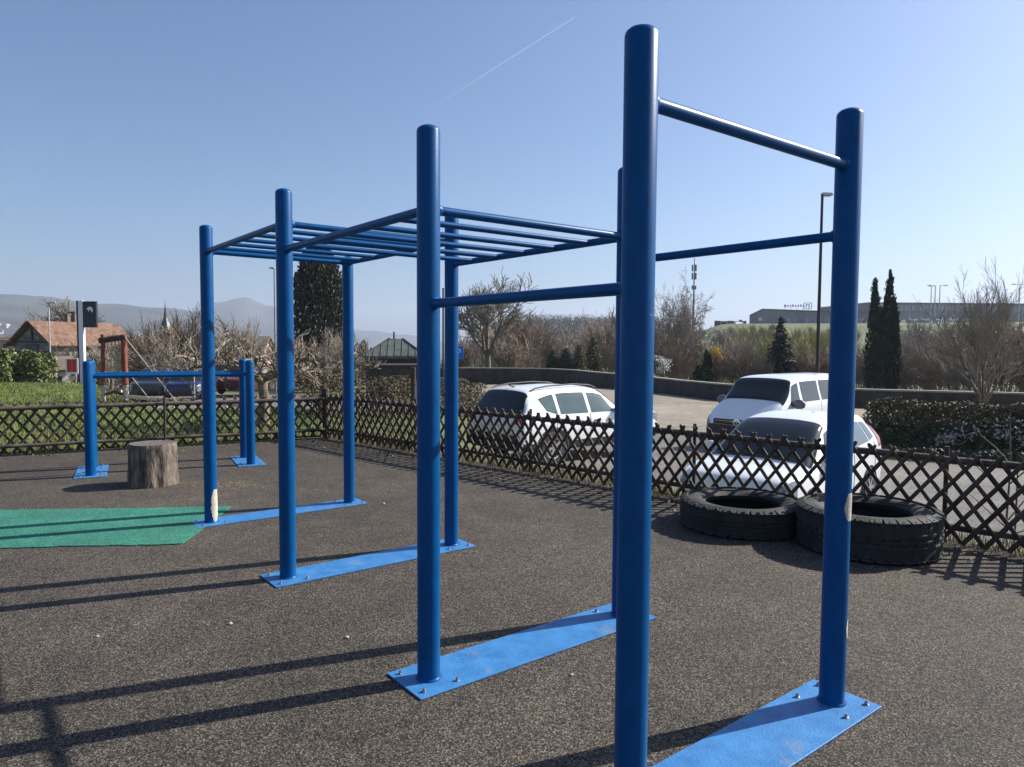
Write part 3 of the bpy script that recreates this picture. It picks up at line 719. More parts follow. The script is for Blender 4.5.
HATCH = [(0, .26, .60, .54, .66, .50), (.05, .2, .72, .62, .745, .62), (.2, .18, .79, .69, .81, .70), (.55, .17, .83, .76, .87, .73), (.82, .17, .84, .79, .91, .73), (1.32, .17, .84, .85, 1.23, .65), (1.74, .17, .84, .88, 1.41, .61), (2.4, .17, .84, .91, 1.465, .60), (3.05, .17, .84, .94, 1.445, .60), (3.52, .19, .84, .955, 1.39, .60), (3.67, .22, .83, .955, 1.24, .65), (3.74, .25, .81, .86, 1.0, .71), (3.77, .3, .75, .62, .76, .66)]
def hatchback(label, nose, back, zg, paint, group=None):
    t, B = car_base('hatchback_car', label, 'car', nose, back, zg, paint, HATCH, group)
    mb = MB(); B.across(mb, 4.05, 5.92, 5.25, .007, v0b=6.25); mb.build('windscreen', M['glass'], t, smooth=60)
    mb = MB(); B.across(mb, 9.15, 10.1, 6.3, .007, v0b=6.2); mb.build('rear_window', M['glass'], t, smooth=60)
    win(B, t, [[(4.75, 4.35), (6.85, 4.25), (6.85, 5.85), (5.75, 5.85)]], 'glass'); win(B, t, [[(6.97, 4.25), (8.1, 4.3), (8.05, 5.8), (6.97, 5.85)], [(8.2, 4.32), (8.62, 4.45), (8.55, 5.75), (8.15, 5.8)]], 'glass_teal')
    lamp_patch(B, t, 'headlight', 'lamp_lens', [(.55, 3.1), (2.2, 3.2), (2.4, 4.9), (.75, 5.6)])
    lamp_patch(B, t, 'tail_light', 'red_lamp', [(8.98, 3.9), (9.9, 3.9), (9.7, 5.95), (8.85, 5.9)])
    for s in (1, -1):
        mb = MB(); B.patch(mb, [(1.05, 1.9), (1.6, 1.9), (1.55, 2.5), (1.05, 2.5)], s, .008); mb.build('fog_light', M['black_plastic'], t)
    mb = MB(); mb.box((-.004, 0, .34), (.03, .86, .13)); mb.box((.02, 0, .52), (.03, .5, .05)); mb.build('grille', M['black_plastic'], t, bevel=.02)
    wipers(B, t, 4.05, 5.9)
    for a in (4.7, 6.92, 8.5): seam(B, t, a, 1.6, 4.2)
    handle(B, t, 6.6); handle(B, t, 8.2); mirror(t, 1.28, .80, .92, paint, .9)
    for x in (.72, 3.08):
        for s in (1, -1): wheel(t, x, s * .845, .29, .19, 6, True, .012)
    return t

ax = Vector((.68, .73)).normalized()
hatchback('white hatchback parked nose to the fence behind the two tractor tyres', (2.84, 9.23), ax, -.98, 'white_paint')

def suv():
    g = radians(48); f = Vector((sin(g), cos(g))); rear = Vector((.2, 14.1)) + Vector((-cos(g), sin(g))) * .9; nose = rear + f * 4.34 * 1.07
    SV = [(0, .35, .62, .60, .72, .55), (.06, .30, .78, .76, .88, .70), (.25, .26, .86, .86, .96, .75), (.9, .25, .90, .92, 1.02, .77), (1.25, .25, .9, .93, 1.06, .77), (1.7, .25, .9, .94, 1.37, .70), (2.05, .25, .9, .95, 1.55, .67), (2.7, .25, .9, .96, 1.61, .67), (3.45, .25, .9, .98, 1.595, .66), (3.95, .26, .9, 1.00, 1.54, .65), (4.16, .28, .895, .98, 1.28, .72), (4.29, .32, .885, .90, 1.02, .79), (4.34, .36, .86, .68, .80, .77)]
    t, B = car_base('suv_car', 'white off-road car with black roof rails and its rear window towards us', 'car', nose, -f, -1.0, 'white_paint', SV); t.scale = (1.07, 1.03, 1.0)
    mb = MB(); B.across(mb, 4.15, 5.9, 6.2, .007, v0b=6.35); mb.build('windscreen', M['glass'], t, smooth=60)
    mb = MB(); B.across(mb, 9.1, 10.8, 6.2, .007, v0b=5.7); mb.build('rear_window', M['glass'], t, smooth=60)
    mb = MB(); B.across(mb, 8.85, 9.1, 6.6, .012); mb.build('spoiler', M['white_paint'], t, smooth=60)
    win(B, t, [[(4.85, 4.3), (6.55, 4.25), (6.55, 5.85), (5.75, 5.85)], [(6.7, 4.25), (7.75, 4.25), (7.75, 5.85), (6.7, 5.85)], [(7.88, 4.25), (8.35, 4.5), (8.6, 5.5), (7.88, 5.85)]], 'glass_teal')
    lamp_patch(B, t, 'headlight', 'lamp_lens', [(1.1, 3.3), (2.3, 3.7), (2.4, 4.4), (1.1, 4.4)])
    lamp_patch(B, t, 'tail_light', 'red_lamp', [(10.75, 3.9), (11.45, 3.7), (11.5, 7.0), (11.0, 7.0)])
    for bx_, bw_, bz_, bh_ in ((4.345, 1.62, .5, .3), (0, 1.2, .45, .24)):
        mb = MB(); mb.box((bx_, 0, bz_), (.06, bw_, bh_)); mb.build('bumper', M['black_plastic'], t, bevel=.04)
    mb = MB(); mb.box((4.345, 0, .8), (.03, .52, .12)); mb.build('number_plate', M['sign_white'], t, bevel=.006)
    for s in (1, -1):
        mb = MB(); B.patch(mb, [(1.5, 1.9), (11.2, 1.9), (11.0, 2.65), (1.7, 2.65)], s, .008, 40, 4); mb.build('sill_cladding', M['black_plastic'], t, smooth=60)
        mb = MB(); mb.tube([(2.0, s * .60, 1.53), (2.2, s * .60, 1.60), (2.7, s * .60, 1.635), (3.4, s * .60, 1.62), (3.75, s * .59, 1.58), (3.88, s * .59, 1.53)], .016, 8); mb.build('roof_rail', M['black_plastic'], t, smooth=50)
    for a in (4.75, 6.62, 7.95): seam(B, t, a, 2.7, 4.2)
    handle(B, t, 6.35); handle(B, t, 7.75); mirror(t, 1.52, .86, 1.06, 'white_paint')
    for x in (.85, 3.52):
        for s in (1, -1): wheel(t, x, s * .905, .34, .22, 5, True, .05)
    mb = MB(); mb.tube([(3.75, 0, 1.57), (3.9, 0, 1.63)], .02, 6); mb.build('aerial', M['black_plastic'], t)
suv()

def van():
    g = radians(46); f = Vector((sin(g), cos(g))); w = Vector((cos(g), -sin(g)))
    nl = Vector((X(708, 18.6), 18.6)); nose = nl + w * .87
    SV = [(0, .28, .80, .64, .76, .64), (.05, .25, .89, .76, .86, .78), (.17, .22, .93, .86, .94, .82), (.46, .2, .95, 1.04, 1.15, .82), (.70, .2, .95, 1.12, 1.33, .83), (1.10, .2, .95, 1.15, 1.66, .80), (1.40, .2, .95, 1.17, 1.90, .765), (2.2, .2, .95, 1.18, 1.96, .76), (4.2, .2, .95, 1.18, 1.95, .76), (4.75, .22, .95, 1.18, 1.92, .75), (4.86, .24, .94, 1.16, 1.70, .77), (4.9, .3, .92, 1.0, 1.25, .80)]
    t, B = car_base('minivan', 'white people carrier van with dark bumper and round front badge parked beyond the hatchback', 'van', nose, f, -1.25, 'white_paint', SV)
    mb = MB(); B.across(mb, 4.08, 5.9, 5.3, .008, v0b=6.2); mb.build('windscreen', M['glass'], t, smooth=60)
    mb = MB(); B.across(mb, 9.3, 10.7, 6.3, .008); mb.build('rear_window', M['glass'], t, smooth=60)
    win(B, t, [[(4.75, 4.35), (6.35, 4.3), (6.4, 5.8), (5.75, 5.8)], [(6.6, 4.3), (7.32, 4.3), (7.32, 5.85), (6.6, 5.85)], [(7.38, 4.3), (8.6, 4.3), (8.6, 5.85), (7.38, 5.85)]], 'glass')
    mb = MB()
    for s in (1, -1): B.patch(mb, [(.0, 1.4), (2.1, 1.6), (2.2, 3.2), (.0, 3.6)], s, .012, 10, 8)
    mb.box((-.012, 0, .5), (.05, 1.62, .44)); mb.build('bumper', M['black_plastic'], t, bevel=.02)
    mb = MB(); mb.box((.03, 0, .77), (.09, 1.34, .17)); mb.build('grille', M['black_plastic'], t, bevel=.015)
    mb = MB()
    for z in (.72, .81): mb.box((-.016, 0, z), (.02, 1.22, .015))
    T = Matrix.Translation((-.022, 0, .77)) @ Matrix.Rotation(-pi / 2, 4, 'Y') @ Matrix.Rotation(-pi / 2, 4, 'Z')
    emblem_ring(mb, T, .095); mb.build('badge', M['chrome'], t)
    lamp_patch(B, t, 'headlight', 'lamp_lens', [(.35, 3.0), (1.9, 3.3), (2.2, 4.6), (.6, 5.0)])
    lamp_patch(B, t, 'tail_light', 'red_lamp', [(9.6, 3.4), (10.6, 3.4), (10.6, 4.6), (9.6, 4.6)])
    wipers(B, t, 4.08, 5.9)
    for a in (4.6, 6.48, 7.35): seam(B, t, a, 1.6, 4.2)
    handle(B, t, 6.25); handle(B, t, 6.75); mirror(t, 1.15, .93, 1.22, 'galv', 1.35)
    for x in (.95, 3.95):
        for s in (1, -1): wheel(t, x, s * .955, .33, .22, 6, True, .012)
van()
# cars along the street on the left
hatchback('dark grey car parked on the street behind the rope frame', (X(147, 33.2), 33.2), (-.3, 1), -1.22, 'dark_paint')
hatchback('navy blue car parked on the street beside the small blue sign', (X(181, 33), 33), (-.25, 1), -1.22, 'navy_paint')
hatchback('dark red car parked behind the pollarded tree', (X(228, 37), 37), (.15, 1), -1.2, 'red_paint')

# ------------------------------------------------------------------ walls, poles, signs
def wall_path(name, label, pts, h, th, zf):
    c = Vector(pts[len(pts) // 2]); t = thing(name, label, 'wall', (c.x, c.y, 0)); V = []; F = []; V2 = []
    for i, p in enumerate(pts):
        p = Vector(p); a = Vector(pts[max(0, i - 1)]); b = Vector(pts[min(len(pts) - 1, i + 1)]); d = (b - a).normalized(); n = Vector((-d.y, d.x)) * th / 2; z = zf(p)
        V += [(*(p - n - c), z - 1.6), (*(p + n - c), z - 1.6), (*(p + n - c), z + h), (*(p - n - c), z + h)]
        n2 = n * 1.25; V2 += [(*(p - n2 - c), z + h + .003), (*(p + n2 - c), z + h + .003), (*(p + n2 - c), z + h + .08), (*(p - n2 - c), z + h + .08)]
    m = len(pts)
    for i in range(m - 1):
        for k in range(4): F.append((i * 4 + k, i * 4 + (k + 1) % 4, i * 4 + 4 + (k + 1) % 4, i * 4 + 4 + k))
    F += [(0, 1, 2, 3), (4 * m - 1, 4 * m - 2, 4 * m - 3, 4 * m - 4)]
    a = MB(); a.add(V, F); a.build('wall_body', M['concrete'], t); b = MB(); b.add(V2, F); b.build('coping', M['concrete_cap'], t)
wp = [(-18, 60.5), (-8, 60), (0, 60), (3.2, 59.2), (5, 56.5), (6.4, 52), (8.6, 46), (9.8, 41), (11.2, 37), (14, 34.6), (17.4, 33), (22.4, 31.2), (30, 28.2), (42, 22)]
wall_path('roadside_wall', 'low dark wall curving along the far side of the pale road', wp, .82, .3, lambda p: -1.40)

def pole(mb, h, r0, r1, n=10): mb.tube([(0, 0, -.1), (0, 0, h * .5), (0, 0, h)], [r0, (r0 + r1) / 2, r1], n)
def lamp(label, loc, h, arm, rz, r=.06, mat='galv', head=(.62, .26, .10), group='street lamps'):
    t = thing('street_lamp', label, 'street lamp', loc, rz, group); mb = MB(); pole(mb, h, r, r * .62); mb.build('pole', M[mat], t, smooth=50)
    mb = MB(); mb.tube([(0, 0, h - .05), (arm * .4, 0, h + .06), (arm, 0, h + .05)], r * .5, 8); mb.build('arm', M[mat], t, smooth=50)
    mb = MB(); mb.box((arm, 0, h + .02), head); o = mb.build('lamp_head', M['pale_galv'], t, bevel=.04)
    mb = MB(); mb.box((arm, 0, h + .02 - head[2] / 2 - .006), (head[0] * .7, head[1] * .7, .01)); mb.build('lens', M['lamp_lens'], o)
D = 27; lamp('tall slim street lamp beside the right end post, by the hillside', (X(817.5, D), D, -1.4), Z(197, D, 820) + 1.4, .18, .1, .075, 'iron', (.40, .24, .12))
D = 45; lamp('thin street lamp in front of the orange roofed house', (X(50.5, D), D, -2), Z(303, D, 50) + 2, .2, .15, .055, 'pale_galv', (.5, .22, .09))
D = 40; lamp('thin lamp post just left of the dark broad evergreen', (X(275.5, D), D, -2), Z(269, D, 275) + 2, -.12, 0, .05, 'galv', (.3, .16, .09))
D = 24; t = thing('thin_post', 'slim dark metal post seen between the third pair of blue posts', 'post', (X(443.3, D), D, -1.3)); mb = MB(); pole(mb, Z(290, D) + 1.3, .035, .03); mb.build('pole', M['iron'], t, smooth=50)
mb = MB(); mb.lathe([(.034, 0), (.04, .02), (.001, .05)], 10, Matrix.Translation((0, 0, Z(290, D) + 1.3))); mb.build('cap', M['iron'], t)

def t_mast(px, arms, label, D, ytop):
    z0 = ter(X(px, D), D); t = thing('light_mast', label, 'light mast', (X(px, D), D, z0), 0, 'tall lights at the hilltop lot'); h = Z(ytop, D, px) - z0
    mb = MB(); pole(mb, h, .22, .13, 8); mb.build('pole', M['pale_galv'], t, smooth=50)
    for a in arms:
        mb = MB(); mb.tube([(0, 0, h), (a, 0, h + .1)], .1, 6); mb.box((a * .8, 0, h + .05), (abs(a) * .4, .5, .28)); mb.build('lamp_arm', M['pale_galv'], t)
t_mast(932.6, (-2.6,), 'tall hilltop mast with its lamp arm to the left, one of a close pair', 235, 286)
t_mast(937.2, (2.4,), 'tall mast on the hilltop with its lamp arm to the right, beside its twin', 240, 286)
t_mast(1016.5, (-2.6, 2.6), 'tall T shaped light mast at the far right edge of the hilltop', 235, 285)
t_mast(928.6, (-.8, .8), 'thin mast left of the close pair of hilltop masts', 260, 287)

# radio mast
D = 220; z0 = ter(X(692.5, D), D); t = thing('radio_mast', 'slender radio mast with panel antennas rising behind the bare trees', 'radio mast', (X(692.6, D), D, z0)); h = Z(259, D, 692) - z0
mb = MB(); pole(mb, h, .42, .12, 8); mb.build('pole', M['galv'], t, smooth=50)
for zz, k in ((h - 3, 3), (h - 5.5, 3), (h - 9, 2)):
    for i in range(k):
        a = 2 * pi * i / k + .4; mb = MB(); mb.box((cos(a) * .6, sin(a) * .6, zz), (.4, .4, 2.0 if k == 3 else 1.2)); mb.beam((0, 0, zz), (cos(a) * .6, sin(a) * .6, zz), .1, .1); mb.build('antenna', M['galv'], t)

# totem sign
D = 40; z0 = -1.5; t = thing('totem_sign', 'tall white pylon sign with a dark panel bearing a white rampant animal emblem', 'sign', (X(83, D), D, z0), .1)
h = Z(301, D, 83) - z0; mb = MB(); mb.box((0, 0, h / 2), (.24, .26, h)); mb.build('pylon', M['sign_white'], t, bevel=.01)
mb = MB(); mb.box((-.175, 0, h / 2), (.1, .22, h)); mb.build('pylon_edge', M['totem_dark'], t, bevel=.01)
mb = MB(); mb.box((.48, -.03, h - .76), (.72, .2, 1.46)); pn = mb.build('panel', M['totem_dark'], t, bevel=.012)
lion = [(-.17, .02), (-.12, .10), (-.05, .15), (.03, .16), (.10, .14), (.15, .08), (.17, -.01), (.16, -.10), (.13, -.16), (.09, -.11), (.06, -.03), (.02, .02), (-.02, -.02), (-.03, -.08), (-.07, -.11), (-.06, -.05), (-.10, -.04), (-.09, .0)]
mb = MB(); n = len(lion); mb.add([(.5 + x, -.138, h - .50 + z) for x, z in lion] + [(.5 + x, -.1302, h - .50 + z) for x, z in lion], [tuple(range(n))] + [(i, (i + 1) % n, n + (i + 1) % n, n + i) for i in range(n)])
mb.build('emblem', M['sign_white'], pn)

# red and white sign board
D = 27; z0 = ter(X(72, D), D); t = thing('notice_sign', 'small red and white notice board with a plate below it on the lawn', 'sign', (X(72, D), D, z0), .1)
zc = Z(366, D, 72) - z0; mb = MB(); mb.tube([(.12, .03, -.1), (.12, .03, zc)], .022, 8); mb.build('post', M['pale_galv'], t, smooth=50)
mb = MB(); mb.box((0, 0, zc), (.46, .03, .60)); b_ = mb.build('board', M['sign_white'], t, bevel=.02)
for x in (-.095, .095):
    mb = MB(); mb.box((x, -.019, zc + .015), (.155, .006, .49)); mb.build('red_panel', M['sign_red'], b_)
mb = MB(); mb.box((0, -.0195, zc + .015), (.02, .005, .47)); mb.build('stripe', M['sign_red'], b_)
mb = MB(); mb.box((.03, 0, zc - .46), (.26, .02, .17)); mb.build('plate', M['pale_post'], t, bevel=.008)

def small_sign(px, py, D, w, h, label, cap=False):
    z0 = ter(X(px, D), D); t = thing('blue_sign', label, 'sign', (X(px, D), D, z0), 0, 'small blue traffic signs'); zc = Z(py, D, px) - z0
    mb = MB(); mb.tube([(0, .04, -.1), (0, .04, zc + h / 2)], .028, 8); mb.build('post', M['pale_galv'], t, smooth=50)
    mb = MB(); mb.box((0, 0, zc), (w, .02, h)); p_ = mb.build('plate', M['sign_blue'], t, bevel=.006)
    mb = MB(); zz = zc + .02
    if cap:
        mb.box((0, -.013, zc + h * .1), (w * .72, .004, h * .08)); mb.box((-w * .2, -.0132, zc - h * .12), (w * .1, .004, h * .3)); mb.box((w * .1, -.0134, zc - h * .14), (w * .42, .004, h * .09)); mb.build('symbol', M['sign_white'], p_)
        mb = MB(); mb.lathe([(.14, 0), (.12, .07), (.05, .13), (.001, .15)], 14, Matrix.Translation((0, .02, zc + h / 2 + .01))); mb.build('cap', M['sign_white'], t, smooth=60)
    else:
        mb.box((w * .0, -.013, zc), (w * .12, .004, h * .6)); mb.tube([(w * .03, -.012, zc + h * .27), (w * .25, -.012, zc + h * .22), (w * .25, -.012, zc + h * .05), (w * .03, -.012, zc)], w * .05, 5); mb.build('symbol', M['sign_white'], p_)
small_sign(193.5, 365, 28, .33, .36, 'small blue sign with a white cap standing behind the parallel bars', True)
small_sign(457.5, 352.5, 24, .42, .44, 'small blue parking sign half hidden by a blue post')

# wooden posts by the hedge
for px, y0, w, D, lab in ((413.2, 368, .085, 14.2, 'square wooden post standing in the brown hedge'), (416.2, 385, .05, 13.4, 'thin pale stake beside the square wooden post')):
    t = thing('wooden_post', lab, 'post', (X(px, D), D, -.05)); mb = MB(); h = Z(y0, D, px) + .05; mb.box((0, 0, h / 2), (w, w, h)); mb.build('shaft', M['log' if w > .06 else 'pale_post'], t, bevel=.006)
    mb = MB(); mb.box((0, 0, h + .006), (w * 1.08, w * 1.08, .012)); mb.build('top', M['log'], t)

# rope climbing frame
D = 17.6; cx = X(114, D); t = thing('rope_frame', 'red log climbing rack with hanging ropes and pale guy lines on the lawn', 'climbing rack', (cx, D, 0), .12)
zt = Z(334, D, 114); zg = ter(cx, D)
for x, r_ in ((-.24, .05), (.24, .07)):
    mb = MB(); mb.tube([(x * 1.1, 0, zg + .42), (x, 0, zt - .2), (x, 0, zt)], r_, 12, dome=True); p_ = mb.build('post', M['red_post'], t, smooth=50)
    mb = MB(); mb.tube([(x * 1.12, 0, zg - .1), (x * 1.1, 0, zg + .42)], r_ * .96, 12); mb.build('post_foot', M['pale_post'], p_, smooth=50)
mb = MB(); mb.tube([(-.32, 0, zt - .17), (0, 0, zt - .11), (.3, 0, zt - .08)], .075, 10); mb.build('top_beam', M['log'], t, smooth=50)
for x in (-.14, -.05, .04, .12):
    mb = MB(); z = zt - .18; pts = [(x + .012 * sin(i * 2.1), .02 * cos(i * 1.7), z - (z - zg - .08) * i / 10) for i in range(11)]; mb.tube(pts, .014, 6); mb.build('rope', M['pale_rope'], t)
mb = MB()
for z in (.35, .75, 1.1): mb.tube([(-.24, 0, zg + z), (-.05, .02, zg + z - .05), (.22, 0, zg + z)], .014, 6)
mb.build('rope_rung', M['pale_rope'], t)
mb = MB(); mb.tube([(-.2, -.02, zg + .2), (0, -.03, zg + .26), (.2, -.02, zg + .2)], .035, 8); mb.build('seat_log', M['red_post'], t)
for a, b in (((.26, 0, zt - .06), (1.62, -.4, zg)), ((.26, 0, zt - .86), (1.02, -.35, zg))):
    mb = MB(); mb.tube([a, b], .013, 6); mb.build('guy_rope', M['pale_rope'], t)

# low wooden rail fence by the street
D = 25; t = thing('rail_fence', 'low pale wooden rail fence between the lawn and the parked cars', 'fence', (X(120, D), D, 0), -.02); L_ = 7.5
for i in range(5):
    mb = MB(); x = i * L_ / 4; zz = ter(X(120, D) + x, D); mb.box((x, 0, zz + .2), (.09, .09, .75)); mb.build('post', M['pale_post'], t, bevel=.008)
mb = MB(); mb.beam((-.2, -.06, ter(X(120, D), D) + .38), (L_ + .2, -.06, ter(X(120, D) + L_, D) + .38), .05, .12); mb.build('rail', M['pale_post'], t)

# ------------------------------------------------------------------ buildings
def gable_roof(mb, L_, W_, ze, zr, over, th=.14):
    for s in (1, -1):
        e = Vector((0, s * (W_ / 2 + over), ze - (zr - ze) * over / (W_ / 2))); r_ = Vector((0, 0, zr)); n = Vector((0, s * (zr - ze), W_ / 2)).normalized() * th
        a, b = Vector((-over, 0, 0)), Vector((L_ + over, 0, 0))
        Pp = [a + e, b + e, b + r_, a + r_]; V = Pp + [p + n for p in Pp]
        mb.add(V, [(0, 1, 2, 3), (4, 5, 6, 7), (0, 1, 5, 4), (1, 2, 6, 5), (2, 3, 7, 6), (3, 0, 4, 7)])
def house(label, loc, rz, L_, W_, ze, zr, wall, roof, gable=None, wins=(), over=.4, chim=None, name='house'):
    t = thing(name, label, 'house', loc, rz); mb = MB(); h = W_ / 2
    V = [(0, -h, -2), (L_, -h, -2), (L_, h, -2), (0, h, -2), (0, -h, ze), (L_, -h, ze), (L_, h, ze), (0, h, ze), (0, 0, zr - .05), (L_, 0, zr - .05)]
    mb.add(V, [(0, 1, 5, 4), (2, 3, 7, 6), (3, 0, 4, 8, 7), (1, 2, 6, 9, 5)]); mb.build('wall', M[wall], t)
    mb = MB(); gable_roof(mb, L_, W_, ze, zr, over); rf = mb.build('roof', M[roof], t)
    if chim:
        for (x, y, w, hh) in chim:
            mb = MB(); mb.box((x, y, zr + hh / 2 - .3), (w, w, hh + .6)); mb.box((x, y, zr + hh + .05), (w * 1.3, w * 1.3, .1)); mb.build('chimney', M['roof_brown'], rf)
    for (face, u, z, w, hh) in wins:
        T = Matrix.Translation((u, -h - .03, z)) if face == 'front' else Matrix.Translation((-.03, u, z)) @ Matrix.Rotation(pi / 2, 4, 'Z')
        mb = MB(); mb.box((0, 0, 0), (w + .16, .05, hh + .16), 0, T); f = mb.build('window', M['wood_dark'], t); mb = MB(); mb.box((0, 0, 0), (w, .09, hh), 0, T); mb.build('pane', M['window'], f)
    if gable:
        mb = MB()
        for z in (ze - .9, ze): mb.box((-.05, 0, z), (.08, W_ * (.98 if z < ze else .97), .16))
        for s in (1, -1): mb.beam((-.06, s * h * .95, ze + .05), (-.06, 0, zr - .15), .1, .18)
        mb.box((-.05, 0, (ze + zr) / 2), (.08, .14, zr - ze - .3)); mb.build('gable_timber', M['wood_dark'], t)
    return t
D = 62; a = radians(75); cxh = Vector((X(52, D), D)); gd = Vector((-sin(a), cos(a)))
org = cxh + gd * 2.05
house('chalet style house with a big orange tiled roof and dark timber gable', (org.x, org.y, -3), a, 8.9, 4.1, 4.45, 6.2, 'stone_wall', 'roof_tile', True, [('front', 2.2, 2.5, 1, 1.1), ('front', 5.2, 2.5, 1, 1.1), ('left', 0, 3.6, 1.3, 1.1)], .5, [(4.0, .4, .35, .75), (4.9, .5, .5, 1.0)])
D = 46; house('small lean house part with a bright orange roof behind the rope rack', (X(127, D), D + 1, -2.2), radians(8), 3.4, 2.6, 2.35, 3.25, 'pink_wall', 'roof_tile', None, [('front', 1, 1.4, .6, .8)], .25)
D = 36; house('small garden shed with a sloping brown roof and white front', (X(40, D), D, -1.6), radians(38), 1.25, 1.1, 1.75, 2.25, 'render_wall', 'roof_brown', None, [('front', .6, 1.0, .4, .5)], .2)
D = 90; house('pink walled house behind the gnarled pollard tree', (X(206, D), D, -4), radians(4), 7.6, 7, 4.2, 6.2, 'pink_wall', 'roof_brown', None, [('front', 1.6, 3.0, .9, 1.1), ('front', 4, 3.0, .9, 1.1), ('front', 6, 3.0, .9, 1.1)], .5)
D = 140; t = house('long white block with a row of dark windows at the left edge', (X(-30, D), D, -6), 0, 11.5, 8, 8.0, 8.3, 'white_slab', 'ind_roof', None, [('front', 6.5, 7, 1.2, .8), ('front', 8.6, 7, 1.2, .8), ('front', 10.4, 7, .8, .8)], .1, name='apartment_building')
D = 138; house('low house with an orange front at the left edge', (X(11, D), D, -6), .05, 2.6, 6, 7.6, 8.6, 'pink_wall', 'roof_tile', None, [('front', .9, 6.5, .5, .8)], .2)
# pavilion with green metal hip roof
D = 36; t = thing('pavilion', 'square pavilion with a green metal hip roof behind the brown hedge', 'pavilion', (X(391, D), D + 1.6, -1.2), .12); w = 3.2; ze = Z(356, D, 390) + 1.2; zr = Z(341, D, 390) + 1.2 + .12
mb = MB(); V = [(-w / 2, -w / 2, ze), (w / 2, -w / 2, ze), (w / 2, w / 2, ze), (-w / 2, w / 2, ze), (-.35, 0, zr), (.35, 0, zr)]
mb.add(V, [(0, 1, 5, 4), (1, 2, 5), (2, 3, 4, 5), (3, 0, 4)]); mb.add([(x, y, z - .12) for x, y, z in V[:4]] + V[:4], [(0, 1, 5, 4), (1, 2, 6, 5), (2, 3, 7, 6), (3, 0, 4, 7), (0, 3, 2, 1)])
rf = mb.build('roof', M['roof_green'], t)
for i in range(9):
    x = -w / 2 + w * (i + .5) / 9; f = 1 - max(0, (abs(x) - .35) / (w / 2 - .35)); mb = MB()
    mb.beam((x, -w / 2, ze + .015), (x, -w / 2 * (1 - f), ze + (zr - ze) * f + .015), .03, .035)
    mb.build('standing_seam', M['roof_green'], rf)
for a_, b_ in ((0, 4), (1, 5)):
    mb = MB(); mb.beam(Vector(V[a_]) + Vector((0, 0, .02)), Vector(V[b_]) + Vector((0, 0, .02)), .07, .06); mb.build('hip_ridge', M['iron'], rf)
mb = MB(); mb.tube([(-.1, 0, zr), (-.1, 0, zr + .38)], .045, 8, dome=True); mb.build('finial', M['iron'], rf)
mb = MB(); mb.box((0, 0, (ze - .13) / 2 - .2), (w * .8, w * .8, ze - .13 + .4)); mb.build('wall', M['wood_dark'], t)
mb = MB(); mb.box((.2, -w * .4 - .05, ze - .42), (w * .78, .08, .09)); mb.build('pale_beam', M['render_wall'], t)
for s in (-1, 1):
    mb = MB(); mb.box((s * w * .43, -w * .43, (ze - .125) / 2), (.12, .12, ze - .125)); mb.build('corner_post', M['log'], t)
for x in (-.45, .55):
    mb = MB(); mb.box((x, -w * .4 - .02, ze - .95), (.75, .06, .7)); f = mb.build('window', M['iron'], t); mb = MB(); mb.box((x, -w * .4 - .03, ze - .95), (.62, .07, .56)); mb.build('pane', M['window'], f)
# church spire
D = 210; t = thing('church_spire', 'thin dark church spire rising over the shrubs on the left', 'church', (X(166.5, D), D, -8)); zb = Z(330, D, 166) + 8; zt = Z(304, D, 166) + 8
mb = MB(); mb.box((0, 0, zb / 2 - 2), (2.6, 2.6, zb + 4)); mb.build('tower', M['render_wall'], t)
mb = MB(); mb.lathe([(1.95, zb), (1.0, zb + 2.2), (.55, zb + 3.6), (.05, zt)], 8); mb.build('spire', M['totem_dark'], t)
mb = MB(); mb.tube([(0, 0, zt - .3), (0, 0, zt + 1.2)], .06, 6); mb.build('cross', M['iron'], t)

# hilltop hall and long warehouse
D = 250; z0 = ter(X(790, D), D); t = thing('industrial_hall', 'grey gabled hall with roof lettering on the green hillside', 'hall', (X(748.5, D), D, z0 - .5), radians(-19)); ze = Z(316, D, 750) - z0 + .5; zp = Z(310, D, 757) - z0 + .5; Lh = 44
V = []
pr = [(0, ze), (4.2, zp), (19, zp - .7), (Lh, zp - 1.7)]
for y in (0, 26): V += [(x, y, -3) for x, z in pr] + [(x, y, z) for x, z in pr]
mb = MB(); mb.add(V, [(i, i + 1, i + 5, i + 4) for i in range(3)] + [(8 + i, 8 + i + 4, 8 + i + 5, 8 + i + 1) for i in range(3)] + [(0, 4, 12, 8), (3, 11, 15, 7)]); mb.build('wall', M['ind_wall'], t)
mb = MB(); mb.add([(x, y, z + k) for k in (.02, .3) for y in (-.4, 26.4) for x, z in pr], [f for i in range(3) for f in ((i, i + 1, i + 5, i + 4), (8 + i, 12 + i, 13 + i, 9 + i), (i, 8 + i, 9 + i, i + 1), (4 + i, 5 + i, 13 + i, 12 + i))] + [(0, 4, 12, 8), (3, 11, 15, 7)]); mb.build('roof', M['ind_roof'], t)
for i, (x, w_) in enumerate(((13, 6), (20, 4.5), (27, 5.5), (34, 6), (40.5, 5))):
    mb = MB(); mb.box((x, -.03, zp - 4.2), (w_, .06, 2.4)); f = mb.build('window_band', M['ind_light'], t)
    for k in range(4):
        mb = MB(); mb.box((x - w_ / 2 + w_ * (k + .5) / 4, -.07, zp - 4.2), (.14, .05, 2.3)); mb.build('mullion', M['ind_roof'], f)
mb = MB(); mb.box((3.6, -.05, ze - 1.2), (1.2, .08, 1.1)); mb.build('wall_emblem', M['sign_white'], t)
mb = MB()
for k, w_ in enumerate((.9, .7, .7, .8, .6, .8, .7, .7)): mb.box((11.6 + k * .86, 2, zp + 1.35), (w_ * .62, .15, .55 if k % 3 else .8))
mb.box((14.8, 2.05, zp + .95), (7.2, .1, .08)); mb.build('roof_lettering', M['sign_grey'], t)
mb = MB(); xx = 18.9
